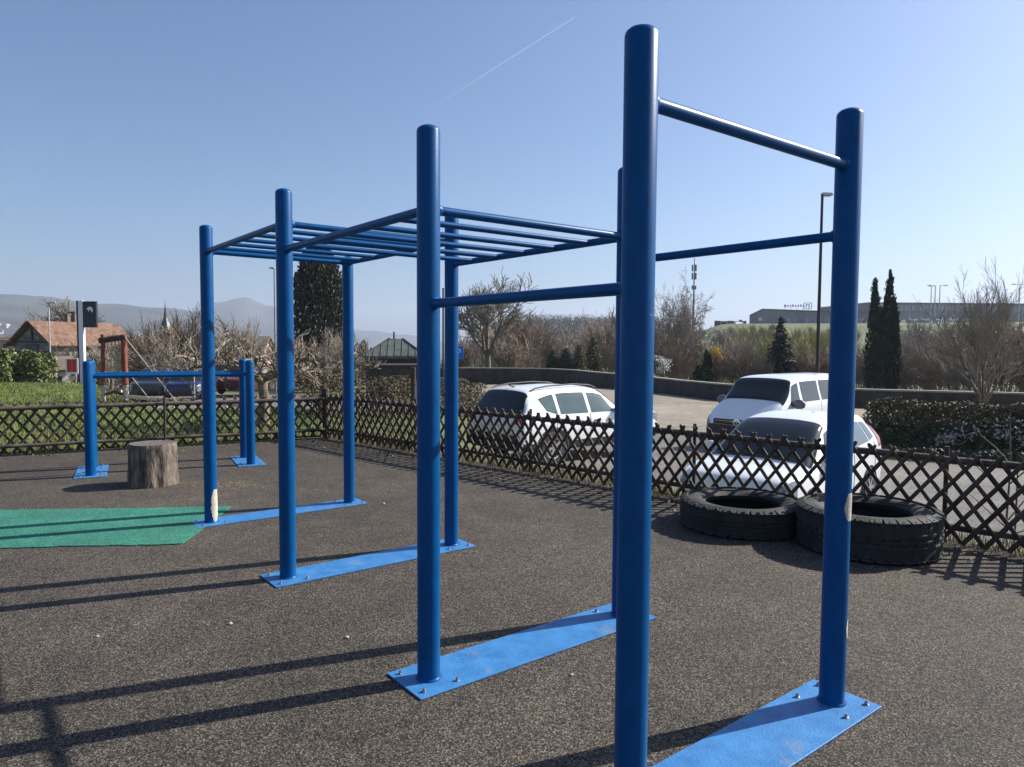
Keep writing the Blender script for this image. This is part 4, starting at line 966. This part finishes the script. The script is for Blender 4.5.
for d_, s_ in (((-1.2, 0), (.22, 2.0)), ((1.2, 0), (.22, 2.0)), ((0, -1), (2.6, .2)), ((0, 1), (2.6, .2)), ((-.45, 0), (.3, 1.1)), ((.45, 0), (.3, 1.1)), ((0, .4), (.8, .25))): mb.box((xx + d_[0], 2, zp + 1.2 + d_[1]), (s_[0], .15, s_[1]))
for k in range(5): mb.tube([(11.7 + k * 1.9, 2.2, zp - 1.2), (11.7 + k * 1.9, 2.2, zp + .95)], .06, 5)
mb.build('roof_emblem', M['sign_grey'], t)

D = 330; x0 = X(850, D); z0 = ter(X(940, D), D); t = thing('warehouse', 'long low warehouse with a pale glazed band along the hilltop', 'warehouse', (x0, D, z0 - 1), radians(2)); zt = Z(304, D, 900) - z0 + 1; Lw = 112
mb = MB(); mb.box((Lw / 2 + 4, 15, zt / 2 - 2), (Lw - 8, 30, zt + 4)); mb.build('wall', M['ind_wall'], t)
mb = MB(); mb.box((4, 13, zt / 2 - 2.1), (12, 28, zt + 3.4)); mb.build('brick_end', M['ind_brown'], t)
mb = MB(); mb.box((Lw / 2 + 4, 15, zt + .3), (Lw - 7, 31, .55)); mb.build('roof', M['ind_roof'], t)
for k in range(14):
    mb = MB(); mb.box((14 + k * 7, -.06, zt - 1.9), (6.4, .1, 2.3)); f = mb.build('glazed_bay', M['ind_light'], t)
    mb = MB(); mb.box((14 + k * 7, -.14, zt - 1.9), (.25, .06, 2.2)); mb.box((14 + k * 7 + 1.9, -.14, zt - 1.9), (.15, .06, 2.2)); mb.build('mullion', M['ind_roof'], f)
D = 255; z0 = ter(X(732, D), D); t = thing('boundary_fence', 'long dark timber fence on the brow of the hill beside the hall', 'fence', (X(714, D), D, z0), 0); zt = Z(321, D, 730) - z0
for k in range(5):
    mb = MB(); mb.box((1 + k * 2.3, 0, zt / 2 - 1), (2.2, .2, zt + 2 - .25 * (k % 2))); mb.build('fence_panel', M['wood_dark'], t)
D = 250; z0 = ter(X(735, D), D); house('tiny white roofed hut on the brow of the hill', (X(733, D), D - 2, z0), 0, 2.6, 2.5, Z(325, D, 735) - z0, Z(322.5, D, 735) - z0, 'wood_dark', 'white_slab', None, [('front', 1.3, 1.5, .8, .6)], .2)

# distant parked cars on the hilltop lot
def tiny_car(paint, label):
    t = thing('parked_car', label, 'car', (0, 0, -500), 0, 'cars on the hilltop lot')
    mb = MB()
    for (pf, w) in (([(-2.1, .3), (-2.1, .8), (-1.2, .95), (2.0, .95), (2.1, .7), (2.1, .3)], 1.75),):
        n = len(pf); mb.add([(x, s * w / 2, z) for s in (-1, 1) for x, z in pf], [tuple(range(n)), tuple(range(2 * n - 1, n - 1, -1))] + [(i, n + i, n + (i + 1) % n, (i + 1) % n) for i in range(n)])
    pf = [(-1.2, .95), (-.4, 1.42), (1.2, 1.45), (1.9, .95)]; n = 4
    mb.add([(x, s * (.8 if z < 1 else .62), z) for s in (-1, 1) for x, z in pf], [tuple(range(n)), tuple(range(2 * n - 1, n - 1, -1))] + [(i, n + i, n + (i + 1) % n, (i + 1) % n) for i in range(n)])
    mb.build('body', M[paint], t)
    mb = MB()
    for s in (-1, 1): mb.add([(x, s * y, z) for x, y, z in ((-1.0, .80, 1.0), (-.4, .665, 1.36), (1.15, .66, 1.38), (1.6, .80, 1.0))], [(0, 1, 2, 3)])
    mb.add([(-1.22, -.7, .99), (-1.22, .7, .99), (-.47, .58, 1.41), (-.47, -.58, 1.41)], [(0, 1, 2, 3)]); mb.build('windows', M['glass'], t)
    for x in (-1.35, 1.3):
        for s in (-1, 1):
            mb = MB(); mb.tube([(x, s * .7, .32), (x, s * .89, .32)], .32, 12); mb.build('wheel', M['tyre'], t)
    return t
kinds = [(tiny_car('white_paint', 'w'), 'white car'), (tiny_car('dark_paint', 'd'), 'dark car'), (tiny_car('rim', 's'), 'silver car')]
rr = random.Random(9); used = set()
for row, D in enumerate((205, 222, 238)):
    for k in range(9):
        px = 866 + k * 14.5 + row * 4 + rr.uniform(-2, 2); i = rr.choice((0, 0, 1, 2)); x = X(px, D)
        src = kinds[i][0]; lab = f'small {kinds[i][1]} parked in the {("front", "middle", "back")[row]} row of the hilltop lot'
        if i not in used:
            used.add(i); src.location = (x, D, ter(x, D)); src.rotation_euler = (0, 0, rr.uniform(.9, 1.3)); src['label'] = lab
        else: copy_tree(src, (x, D, ter(x, D)), rr.uniform(.9, 1.3), 1, lab)

# ------------------------------------------------------------------ plants: placing
hedge('hedge', 'brown clipped beech hedge behind the corner of the lattice fence', [(X(306, 15.2), 15.2), (X(380, 14.4), 14.4), (X(440, 16.2), 16.2), (X(478, 19.2), 19.2)], .82, .75, 15000, .05, 'beech', 4, 'hedge', z0=None)
hedge('hedge', 'low dark evergreen hedge on the bank right of the hatchback', [(9.3, 18.4), (13, 15.0), (17.6, 10.7)], .72, 1.1, 30000, .085, 'hedge_green', 5)
hedge('hedge', 'bushy green laurel hedge on the lawn at the left edge', [(X(-30, 26), 26), (X(14, 26.6), 26.6), (X(34, 28), 28)], 1.28, 1.9, 11000, .12, 'laurel', 6, 'hedge', rough=.3)
hedge('hedge', 'thin brown hedge line between the street and the lawn by the rope rack', [(X(60, 42), 42), (X(150, 42), 42), (X(215, 43), 43)], 1.2, .8, 7000, .12, 'hedge_green', 8)
hedge('ground_cover', 'dark ivy trailing over the bank below the evergreen hedge', [(8.75, 17.35), (12.35, 14.0), (16.8, 9.9)], .26, 1.9, 24000, .085, 'ivy', 9, 'ivy', rough=.4)
rr = random.Random(21); mb = MB()
for i in range(4200):
    u = rr.uniform(.12, 1); g = rr.gauss(0, .25); 
    p = Vector((8.7, 16.95)).lerp(Vector((16.2, 9.9)), u) + Vector((.70, .715)) * (.35 + g * .9)
    if noise.noise(Vector((u * 7, 3.1, g))) < -.02: continue
    mb.leaf((p.x, p.y, ter(p.x, p.y) + rr.uniform(.30, .50)), .075, rr, .7)
tag(mb.build('leaf_litter', M['dead_leaf']), 'patches of pale dry leaves lying on the ivy bank below the evergreen hedge', 'leaf litter', kind='stuff')

def tufts(name, label, fn, n, h, mat, seed, w=.007, cat='grass'):
    r = random.Random(seed); mb = MB()
    for i in range(n):
        q = fn(r)
        if q is None: continue
        x, y = q; z = ter(x, y)
        for k in range(3):
            a = r.uniform(0, 6.3); l = h * r.uniform(.5, 1.3); px, py = x + r.gauss(0, .03), y + r.gauss(0, .03); le = r.uniform(.1, .6) * l; c_, s_ = cos(a) * w, sin(a) * w
            mb.add([(px - c_, py - s_, z), (px + c_, py + s_, z), (px + sin(a) * le, py - cos(a) * le, z + l)], [(0, 1, 2)])
    tag(mb.build(name, M[mat]), label, cat, kind='stuff')
def lawn_pt(r):
    y = 9.2 + (25.5 - 9.2) * r.random() ** 1.3; x = r.uniform(-19, -.8)
    if (Vector((x, y)) - FC).dot(Vector((-FL.y, FL.x)) * -1) < .12 and x < FC.x: return None
    if x >= FC.x and (Vector((x, y)) - FC).dot(FN) < .12: return None
    if sdist(x, y, LOT) > -.3 or abs(x / y) > .8: return None
    return x, y
tufts('lawn_grass', 'short green grass of the lawn behind the back fence', lawn_pt, 34000, .075, 'grass', 31, .009)
tufts('dry_grass', 'thin dry grass and weeds along the foot of the roadside fence', lambda r: tuple(FC + FD * (14 * r.random()) + FN * abs(r.gauss(.06, .16))), 1900, .11, 'dry_plants', 32, .004)
tufts('dry_grass', 'pale dry grass strip at the far edge of the parking lot', lambda r: tuple(Vector((8.4, 16.9)).lerp(Vector((16.4, 9.3)), r.random()) + Vector((.70, .715)) * r.gauss(-.15, .22)), 5000, .14, 'dry_plants', 33, .006)

rr = random.Random(44); mb = MB()
for i in range(420):
    if rr.random() < .6: p = FC + FD * rr.uniform(.2, 12) - FN * (.05 + abs(rr.gauss(0, .28)))
    else: p = FC + FL * rr.uniform(.2, 9) + Vector((-FL.y, FL.x)) * (.08 + abs(rr.gauss(0, .3)))
    mb.leaf((p.x, p.y, rr.uniform(.006, .02)), .045, rr, .6, Vector((rr.gauss(0, 1), rr.gauss(0, 1), rr.gauss(0, .25))))
tag(mb.build('leaf_litter', M['beech']), 'small dry leaves blown against the foot of the lattice fences on the playground', 'leaf litter', kind='stuff')
# sapling just outside the fence
RND = random.Random(77); D = 5.62
t = thing('sapling', 'thin leafless sapling growing against the lattice fence at the right', 'sapling', (3.84, 5.40, -.25)); mb = MB(); b2 = MB()
mb.tube([(0, 0, 0), (-.02, .01, .4), (-.015, .0, .8), (-.03, .01, 1.27)], [.011, .009, .007, .004], 6, cap=False); mb.tube([(.03, 0, 0), (.06, .02, .45), (.04, 0, .95)], [.010, .008, .004], 6, cap=False)
for z, dx, dz in ((.35, -.38, .30), (.42, .28, .35), (.55, -.30, .34), (.7, .2, .28), (.85, -.2, .22), (.3, .4, .2)):
    b2.tube([(-.015, 0, z), (dx * .5, RND.gauss(0, .05), z + dz * .55), (dx, RND.gauss(0, .08), z + dz)], [.006, .005, .0028], 5, cap=False)
mb.build('trunk', M['bark'], t); b2.build('crown', M['twig_brown'], t)

# pollarded plane tree
def pollard(label, loc, H, W, seed, trunk, limbs, tw, mat='bark_pale', name='pollard_tree'):
    global RND; RND = random.Random(seed); t = thing(name, label, 'tree', loc); a_ = MB(); c_ = MB(); k_ = MB()
    a_.tube([(0, 0, -.1), (.04, 0, trunk * .5), (-.02, .02, trunk)], [.12, .085, .09], 9, cap=False)
    for k in range(limbs):
        a = 2 * pi * (k + RND.uniform(-.3, .3)) / limbs; p = Vector((0, 0, trunk * RND.uniform(.8, 1))); d = Vector((cos(a), sin(a), RND.uniform(.25, .8))).normalized(); L = W / 2 * RND.uniform(.75, 1.1); pts = [p.copy()]; n = 6
        for i in range(n):
            d = (d + jit(.30) + Vector((cos(a) * .12, sin(a) * .12, .02))); d.z = max(-.25, min(.5, d.z)); d.normalize(); p = p + d * L / n; pts.append(p.copy())
        c_.tube(pts, [.055 - .028 * i / n for i in range(n + 1)], 7, cap=True)
        for i in range(2, n + 1):
            for m in range(tw):
                dd = (Vector((cos(a) * .4, sin(a) * .4, .9)) + jit(.75)).normalized(); q = pts[i] + jit(.03); tp = [q.copy()]
                LL = (H - trunk) * RND.uniform(.16, .42)
                for s in range(4): dd = (dd + jit(.32)).normalized(); q = q + dd * LL / 4; tp.append(q.copy())
                k_.tube(tp, [.020, .017, .014, .011, .009], 4, cap=False)
                for u in range(3):
                    d3 = (dd + jit(.7) + Vector((0, 0, .25))).normalized(); q3 = tp[1 + u]; k_.tube([q3, q3 + d3 * LL * .25 + jit(.02), q3 + d3 * LL * .5 + Vector((0, 0, .03))], [.010, .008, .006], 3, cap=False)
    a_.build('trunk', M[mat], t, smooth=60); c_.build('crown', M[mat], t, smooth=60); k_.build('twigs', M[mat], t)
    return t
pollard('gnarled pollarded tree with crooked pale branches right behind the back fence', (X(262, 12.6), 12.6, 0), 2.25, 3.0, 3, .95, 9, 3)
pollard('pollarded tree with tangled branches between the second and third blue posts', (X(322, 16.5), 16.5, -.05), 1.75, 2.6, 8, .8, 8, 4)
pollard('pollarded tree in front of the navy car', (X(207, 18.5), 18.5, -.25), 2.6, 3.0, 12, 1.3, 8, 3)

# evergreens
D = 48; column_tree('broad_evergreen', 'tall dark broad evergreen behind the monkey bars', (X(319, D), D, -2.6), Z(240, D, 318) + 2.6, 3.3, 41, 'evergreen', 17000, .27, [(0, 0, Z(240, D, 318) + 2.6, 1.72)], top=4.2)
D = 45; g0 = ter(X(880, D), D)
column_tree('cypress', 'dark pointed double cypress right of the nearest right post', (X(881, D), D, g0), Z(270, D, 890) - g0, 1.7, 42, 'conifer', 9000, .24, [(-.52, 0, Z(279, D, 873) - g0, .50), (.5, .2, Z(271, D, 889) - g0, .56), (.72, 0, Z(300, D, 889) - g0, .5), (0, 0, Z(310, D, 880) - g0, .8)], top=1.5)
D = 50; g0 = ter(X(706, D), D)
column_tree('cypress', 'small dark cypress pair behind the low wall left of the van', (X(705.5, D), D, g0), Z(350, D, 706) - g0, .9, 43, 'conifer', 2600, .2, [(.05, 0, Z(350, D, 706) - g0, .36), (.3, 0, Z(354, D, 708) - g0, .3), (-.5, .1, Z(366, D, 695) - g0, .5)], top=1.5)
D = 54; g0 = ter(X(780, D), D); conifer('spruce', 'dark spruce standing below the hall, above the van', (X(780, D), D, g0), Z(316, D, 780) - g0, 3.3, 44, 'spruce', dens=1.7)
D = 62; g0 = ter(X(590, D), D)
conifer('conifer', 'olive green conifer right of the dark bushy pines', (X(596, D), D + 2, g0), Z(336, D, 596) - g0, 2.6, 45, 'thuja', pw=.6, dens=1.7)
conifer('conifer', 'dark brownish pointed conifer behind the wall bend', (X(579, D), D, g0), Z(345, D, 579) - g0, 2.4, 46, 'thuja', pw=.7, dens=1.8)
conifer('dark_pine', 'squat dark pine at the wall bend, left of the pair', (X(553, D), D, g0), Z(350, D, 553) - g0, 1.9, 47, 'conifer', pw=.4, dens=2)
conifer('dark_pine', 'squat dark pine at the wall bend, right of the pair', (X(566, D), D, g0), Z(348, D, 566) - g0, 2.1, 48, 'conifer', pw=.4, dens=2)
D = 56; column_tree('dark_bush', 'dark evergreen bush beside the pavilion', (X(364, D), D, -2.5), Z(341, D, 364) + 2.5, 1.5, 49, 'conifer', 1800, .2, [(0, 0, Z(341, D, 364) + 2.5, .75)], top=2.)
D = 75; conifer('conifer', 'dark conifer under the church spire', (X(165, D), D, -3.5), Z(326, D, 165) + 3.5, 4.2, 50, 'spruce', pw=.7)
D = 85; conifer('conifer', 'dark conifer left of the spire behind bare shrubs', (X(149, D), D, -4), Z(330, D, 149) + 4, 3.4, 51, 'thuja', pw=.6)

# bare trees
D = 74; bare_tree('bare_tree', 'tall spreading leafless tree behind the wall beside the blue posts', G(488, D), Z(287, D, 490) - ter(X(488, D), D) + .4, 2.6, .26, 61, 'twig_grey', spread=.8, kids=6, depth=4, limbs=7, rmin=.022, lean=.8, wob=.2)
D = 29; g0 = ter(X(988, D), D)
bare_tree('bare_tree', 'many stemmed leafless tree in front of the warehouse at the right edge', (X(986, D), D, -1.4), Z(287, D, 990) + 1.4, .35, .10, 162, 'twig_grey', spread=.62, up=.13, kids=6, depth=4, limbs=12, rmin=.0055, wob=.13, ratio=.55, lean=.62, width=3.7)
D = 80; bare_shrub('bare_tree', 'round topped leafless tree at the left of the radio mast', (X(676, D), D, ter(X(676, D), D)), Z(294, D, 676) - ter(X(676, D), D), 6.4, 63, 'twig_grey', stems=30, depth=3, kids=5, rmin=.021, cat='tree', spread=.95, up=.02)
bare_shrub('bare_tree', 'leafless tree rising in front of the radio mast', (X(694, D), D + 4, ter(X(694, D), D + 4)), Z(295, D, 694) - ter(X(694, D), D), 6.0, 64, 'twig_brown', stems=28, depth=3, kids=5, rmin=.021, cat='tree', spread=.95, up=.02)
D = 92; bare_tree('bare_tree', 'round bare tree behind the orange house roof', G(71, D), Z(308, D, 71) - ter(X(71, D), D), 3.5, .2, 65, 'twig_grey', spread=.7, kids=7, limbs=8, rmin=.03, lean=.6)

# thicket beyond the wall and on the slope: copies of a few shrubs
protos = {}
for key, twig, H, W, sd, st in (('brown', 'twig_brown', 3, 2.6, 71, 26), ('grey', 'twig_grey', 3, 2.4, 72, 26), ('red', 'twig_red', 3, 2.6, 73, 28), ('olive', 'twig_olive', 3, 1.3, 74, 24)):
    protos[key] = bare_shrub('bare_shrub', 'x', (0, 0, -400), H, W, sd, twig, stems=st, depth=2, kids=8, rmin=.014, group='bare shrubs of the thicket', spread=.6)
LAB = {'brown': 'brown twiggy leafless shrub in the thicket beyond the low wall', 'grey': 'grey twiggy leafless shrub in the thicket beyond the low wall', 'red': 'reddish brown leafless shrub in the thicket beyond the low wall', 'olive': 'upright yellow green twiggy tree on the hillside below the hall'}
first = {}
def put(key, px, ytop, D, wf=1., lab=None):
    x = X(px, D); z = ter(x, D); H = Z(ytop, D, px) - z
    if H < .4: return
    s = H / 3; sw = s * wf; rz = RND.uniform(0, 6.28)
    if key not in first:
        o = protos[key]; first[key] = 1; o.location = (x, D, z - .05); o.scale = (sw, sw, s); o.rotation_euler = (0, 0, rz); o['label'] = lab or LAB[key]
    else: copy_tree(protos[key], (x, D, z - .05), rz, (sw, sw, s), lab or LAB[key])
RND = random.Random(99)
for px, y, D, k, w in ((508, 318, 95, 'red', 1), (522, 322, 88, 'red', 1.1), (536, 330, 92, 'red', 1), (515, 340, 70, 'brown', 1.2), (545, 340, 85, 'brown', 1), (470, 335, 90, 'brown', 1), (500, 345, 80, 'grey', 1.3), (530, 348, 76, 'grey', 1.2), (560, 338, 100, 'grey', 1.2),
        (604, 322, 110, 'brown', 1.1), (618, 318, 105, 'brown', 1.1), (610, 345, 75, 'red', 1.1), (628, 330, 80, 'brown', 1.1), (640, 320, 95, 'grey', 1), (590, 332, 120, 'grey', 1.1),
        (660, 336, 70, 'brown', 1.2), (672, 345, 58, 'brown', 1.3), (685, 340, 66, 'red', 1.2), (700, 338, 72, 'grey', 1.1), (716, 344, 64, 'olive', 1.6), (728, 350, 58, 'red', 1.3), (742, 352, 56, 'red', 1.4), (735, 338, 90, 'grey', 1.2), (748, 340, 85, 'grey', 1.1),
        (722, 332, 110, 'grey', 1.2), (755, 358, 54, 'brown', 1.4), (765, 345, 70, 'olive', 1.5), (798, 352, 56, 'brown', 1.3), (812, 356, 54, 'red', 1.3), (828, 352, 52, 'brown', 1.3), (845, 350, 55, 'brown', 1.3),
        (858, 345, 60, 'brown', 1.2), (866, 355, 48, 'grey', 1.3), (897, 345, 55, 'brown', 1.2), (908, 338, 62, 'grey', 1.2), (920, 350, 50, 'brown', 1.3), (932, 340, 58, 'grey', 1.2), (944, 345, 52, 'brown', 1.2), (958, 338, 46, 'brown', 1.2), (1010, 330, 42, 'red', 1.2), (1024, 325, 44, 'brown', 1.2), (972, 352, 40, 'grey', 1.3), (935, 362, 44, 'brown', 1.4), (1035, 340, 40, 'brown', 1.2), (905, 362, 46, 'grey', 1.4), (890, 328, 90, 'grey', 1.1), (915, 322, 110, 'grey', 1.0), (948, 325, 95, 'grey', 1.0)):
    put(k, px, y, D, w)
for px, y, D in ((745, 332, 120), (753, 330, 130), (762, 331, 112), (770, 330, 125), (791, 331, 118), (799, 329, 128), (806, 331, 110), (814, 330, 122), (822, 331, 114), (831, 330, 126), (838, 331, 118), (776, 334, 100), (800, 336, 95), (820, 337, 98), (738, 340, 100), (848, 332, 120)): put('olive', px, y, D, 1.35)
for i in range(46):
    D_ = RND.uniform(120, 215); px = RND.uniform(700, 1010)
    put(RND.choice(('olive', 'olive', 'grey', 'brown')) if px > 738 else 'grey', px, RND.uniform(323, 329) + (D_ < 150) * 4 + (px < 735) * 3, D_, 1.3)
# shrubs on the left beyond the lawn
for px, y, D, k, w, lab in ((150, 332, 40, 'brown', 1.2, 'brown shrub left of the dark conifer below the spire'), (178, 325, 44, 'brown', 1.1, 'brown bare shrub right of the dark conifer below the spire'), (195, 318, 48, 'brown', 1., 'tall bare shrub rising right of the spire'), (128, 335, 52, 'olive', 1.6, 'yellowish bare shrub at the right end of the orange roof'), (162, 342, 39, 'grey', 1.4, 'grey bare shrub above the dark grey car'), (240, 325, 50, 'grey', 1.2, 'grey bare shrub behind the gnarled pollard'), (300, 340, 46, 'brown', 1.3, 'brown bare shrub below the broad evergreen'), (340, 335, 44, 'grey', 1.2, 'grey bare shrub right of the broad evergreen'), (100, 345, 50, 'grey', 1.3, 'grey bare shrub in front of the orange roofed house'), (68, 348, 48, 'brown', 1.3, 'brown bare shrub beside the white pylon sign')):
    put(k, px, y, D, w, lab)
def blossom(px, py, D, s, mat, label, seed):
    r = random.Random(seed); x = X(px, D); z = ter(x, D); t = thing('flowering_shrub', label, 'shrub', (x, D, z)); h = Z(py, D, px) - z; a_ = MB(); f_ = MB()
    for k in range(14):
        a = r.uniform(0, 6.3); e = Vector((cos(a) * s * r.random(), sin(a) * s * r.random(), h + r.uniform(-s, s) * .8)); a_.tube([(0, 0, 0), tuple(e * .6), tuple(e)], [.03, .02, .012], 4, cap=False)
        for i in range(26): f_.leaf(e + Vector((r.gauss(0, s * .28), r.gauss(0, s * .28), r.gauss(0, s * .3))), .13, r, .8)
    a_.build('stems', M['bark'], t); f_.build('blossom', M[mat], t)
blossom(663, 364, 54, .5, 'blossom_w', 'shrub with white blossom behind the wall by the nearest post', 1)
blossom(716, 354, 58, .45, 'blossom_y', 'shrub with yellow blossom above the small dark cypress', 2)
blossom(706, 346, 66, .6, 'blossom_w', 'pale cream flowering shrub in the thicket left of the spruce', 3)

# far wooded hill (reads as one mass)
rr = random.Random(8); mb = MB()
for i in range(1500):
    a = rr.uniform(-9, 12); r = rr.uniform(330, 620); x, y = r * sin(radians(a)), r * cos(radians(a)); z = ter(x, y); h = rr.uniform(5, 9.5); w = h * .34
    mb.tube([(x, y, z - 1), (x, y, z + h * .6)], [.3, .15], 3, cap=False)
    for k in range(34):
        q = rr.random(); mb.leaf((x + rr.gauss(0, w * .5), y + rr.gauss(0, w * .5), z + h * (.25 + .75 * q)), 1.0, rr, .4, Vector((rr.gauss(0, .4), rr.gauss(0, .4), 1)))
tag(mb.build('hill_wood', M['forest']), 'hazy leafless wood covering the far hill beyond the white off-road car', 'wood', kind='stuff')
mb = MB()
for i in range(500):
    a = rr.uniform(-38, -8); r = rr.uniform(110, 420); x, y = r * sin(radians(a)), r * cos(radians(a)); z = ter(x, y); h = rr.uniform(4, 7); w = h * .4
    for k in range(40): mb.leaf((x + rr.gauss(0, w * .5), y + rr.gauss(0, w * .5), z + h * rr.random()), 1.1, rr, .6)
tag(mb.build('valley_wood', M['forest']), 'hazy bare trees filling the valley beyond the houses on the left', 'wood', kind='stuff')

# contrails, far outside the haze
def contrail(label, p0, p1, D, r0, r1, a0, a1):
    m, nt, b = nodes('contrail ice'); L = nt.links.new
    tc = N(nt, 'ShaderNodeTexCoord'); sx = N(nt, 'ShaderNodeSeparateXYZ'); L(tc.outputs['Generated'], sx.inputs[0])
    al = ramp(nt, [(0, (a0,) * 3), (1, (a1,) * 3)], sx.outputs[0]); df = N(nt, 'ShaderNodeBsdfDiffuse'); tr = N(nt, 'ShaderNodeBsdfTranslucent'); tp = N(nt, 'ShaderNodeBsdfTransparent'); mx = N(nt, 'ShaderNodeMixShader'); m2 = N(nt, 'ShaderNodeMixShader')
    for q in (df, tr): q.inputs[0].default_value = (.95, .95, .97, 1)
    mx.inputs[0].default_value = .7; L(df.outputs[0], mx.inputs[1]); L(tr.outputs[0], mx.inputs[2]); L(al, m2.inputs[0]); L(tp.outputs[0], m2.inputs[1]); L(mx.outputs[0], m2.inputs[2])
    nt.nodes.remove(b); L(m2.outputs[0], nt.nodes['Material Output'].inputs[0])
    def ray(px, py):
        u, v = px - 512, py - 383.5; u, v = u * cos(.0059) + v * sin(.0059), -u * sin(.0059) + v * cos(.0059)
        return Vector((u / FOC, cos(.0555) - v / FOC * sin(.0555), -sin(.0555) - v / FOC * cos(.0555)))
    A = ray(*p0) * D + Vector((0, 0, 1.5)); B = ray(*p1) * D * .98 + Vector((0, 0, 1.5)); mb = MB()
    mb.tube([A.lerp(B, i / 12) for i in range(13)], [r0 + (r1 - r0) * i / 12 for i in range(13)], 10, cap=False)
    tag(mb.build('contrail', m, smooth=60), label, 'contrail', kind='stuff')
contrail('thin white vapour trail slanting up across the blue sky', (420, 115.5), (575, 17), 9000, 13, 6, .0, .2)

# ------------------------------------------------------------------ haze, world, sun, camera
HZ = 262
mb = MB(); mb.box((0, 0, 0), (1, 1, 1))
mb = MB(); mb.box((0, 400, (HZ - 75) / 2), (10400, 10400, HZ + 75))
hm = bpy.data.materials.new('haze air'); hm.use_nodes = True; nt = hm.node_tree; nt.nodes.clear()
ou = nt.nodes.new('ShaderNodeOutputMaterial'); pv = nt.nodes.new('ShaderNodeVolumePrincipled'); nt.links.new(pv.outputs[0], ou.inputs['Volume'])
pv.inputs['Color'].default_value = (.72, .82, 1, 1); pv.inputs['Density'].default_value = 2.5e-4; pv.inputs['Anisotropy'].default_value = .22
hz = mb.build('haze', hm); tag(hz, 'pale blue haze over the valley', 'haze', kind='stuff')

SUN = Vector((2.543, .99, 1.95)); el = atan2(1.95, sqrt(2.543 ** 2 + .99 ** 2)); az = atan2(2.543, .99)
w = bpy.data.worlds.new('World'); scene.world = w; w.use_nodes = True; nt = w.node_tree
sky = nt.nodes.new('ShaderNodeTexSky'); sky.sky_type = 'NISHITA'; sky.sun_disc = False; sky.sun_elevation = el; sky.sun_rotation = az
sky.altitude = 400; sky.air_density = 1.0; sky.dust_density = 2.2; sky.ozone_density = 6.5
nt.links.new(sky.outputs[0], nt.nodes['Background'].inputs[0]); nt.nodes['Background'].inputs[1].default_value = .080
sl = bpy.data.lights.new('sun', 'SUN'); sl.energy = 4.9; sl.angle = radians(.5); sl.color = (1, .95, .87)
so = link(bpy.data.objects.new('sun', sl)); so.rotation_euler = SUN.to_track_quat('Z', 'Y').to_euler(); so.location = (20, 8, 30)

pitch, roll = .0555, .0059
F_ = Vector((0, cos(pitch), -sin(pitch))); R0 = Vector((1, 0, 0)); U0 = Vector((0, sin(pitch), cos(pitch)))
Rv = R0 * cos(roll) + U0 * sin(roll); Uv = U0 * cos(roll) - R0 * sin(roll)
cam = bpy.data.cameras.new('camera'); cam.sensor_width = 36; cam.lens = FOC / 1024 * 36; cam.clip_end = 30000; cam.clip_start = .05
co = link(bpy.data.objects.new('camera', cam)); co.matrix_world = Matrix(((Rv.x, Uv.x, -F_.x, 0), (Rv.y, Uv.y, -F_.y, 0), (Rv.z, Uv.z, -F_.z, 1.5), (0, 0, 0, 1)))
scene.camera = co
scene.render.engine = 'CYCLES'
scene.cycles.use_denoising = True; scene.cycles.max_bounces = 6; scene.cycles.transparent_max_bounces = 12; scene.cycles.volume_bounces = 0
scene.view_settings.view_transform = 'Standard'; scene.view_settings.look = 'None'; scene.view_settings.exposure = .85; scene.view_settings.gamma = 1
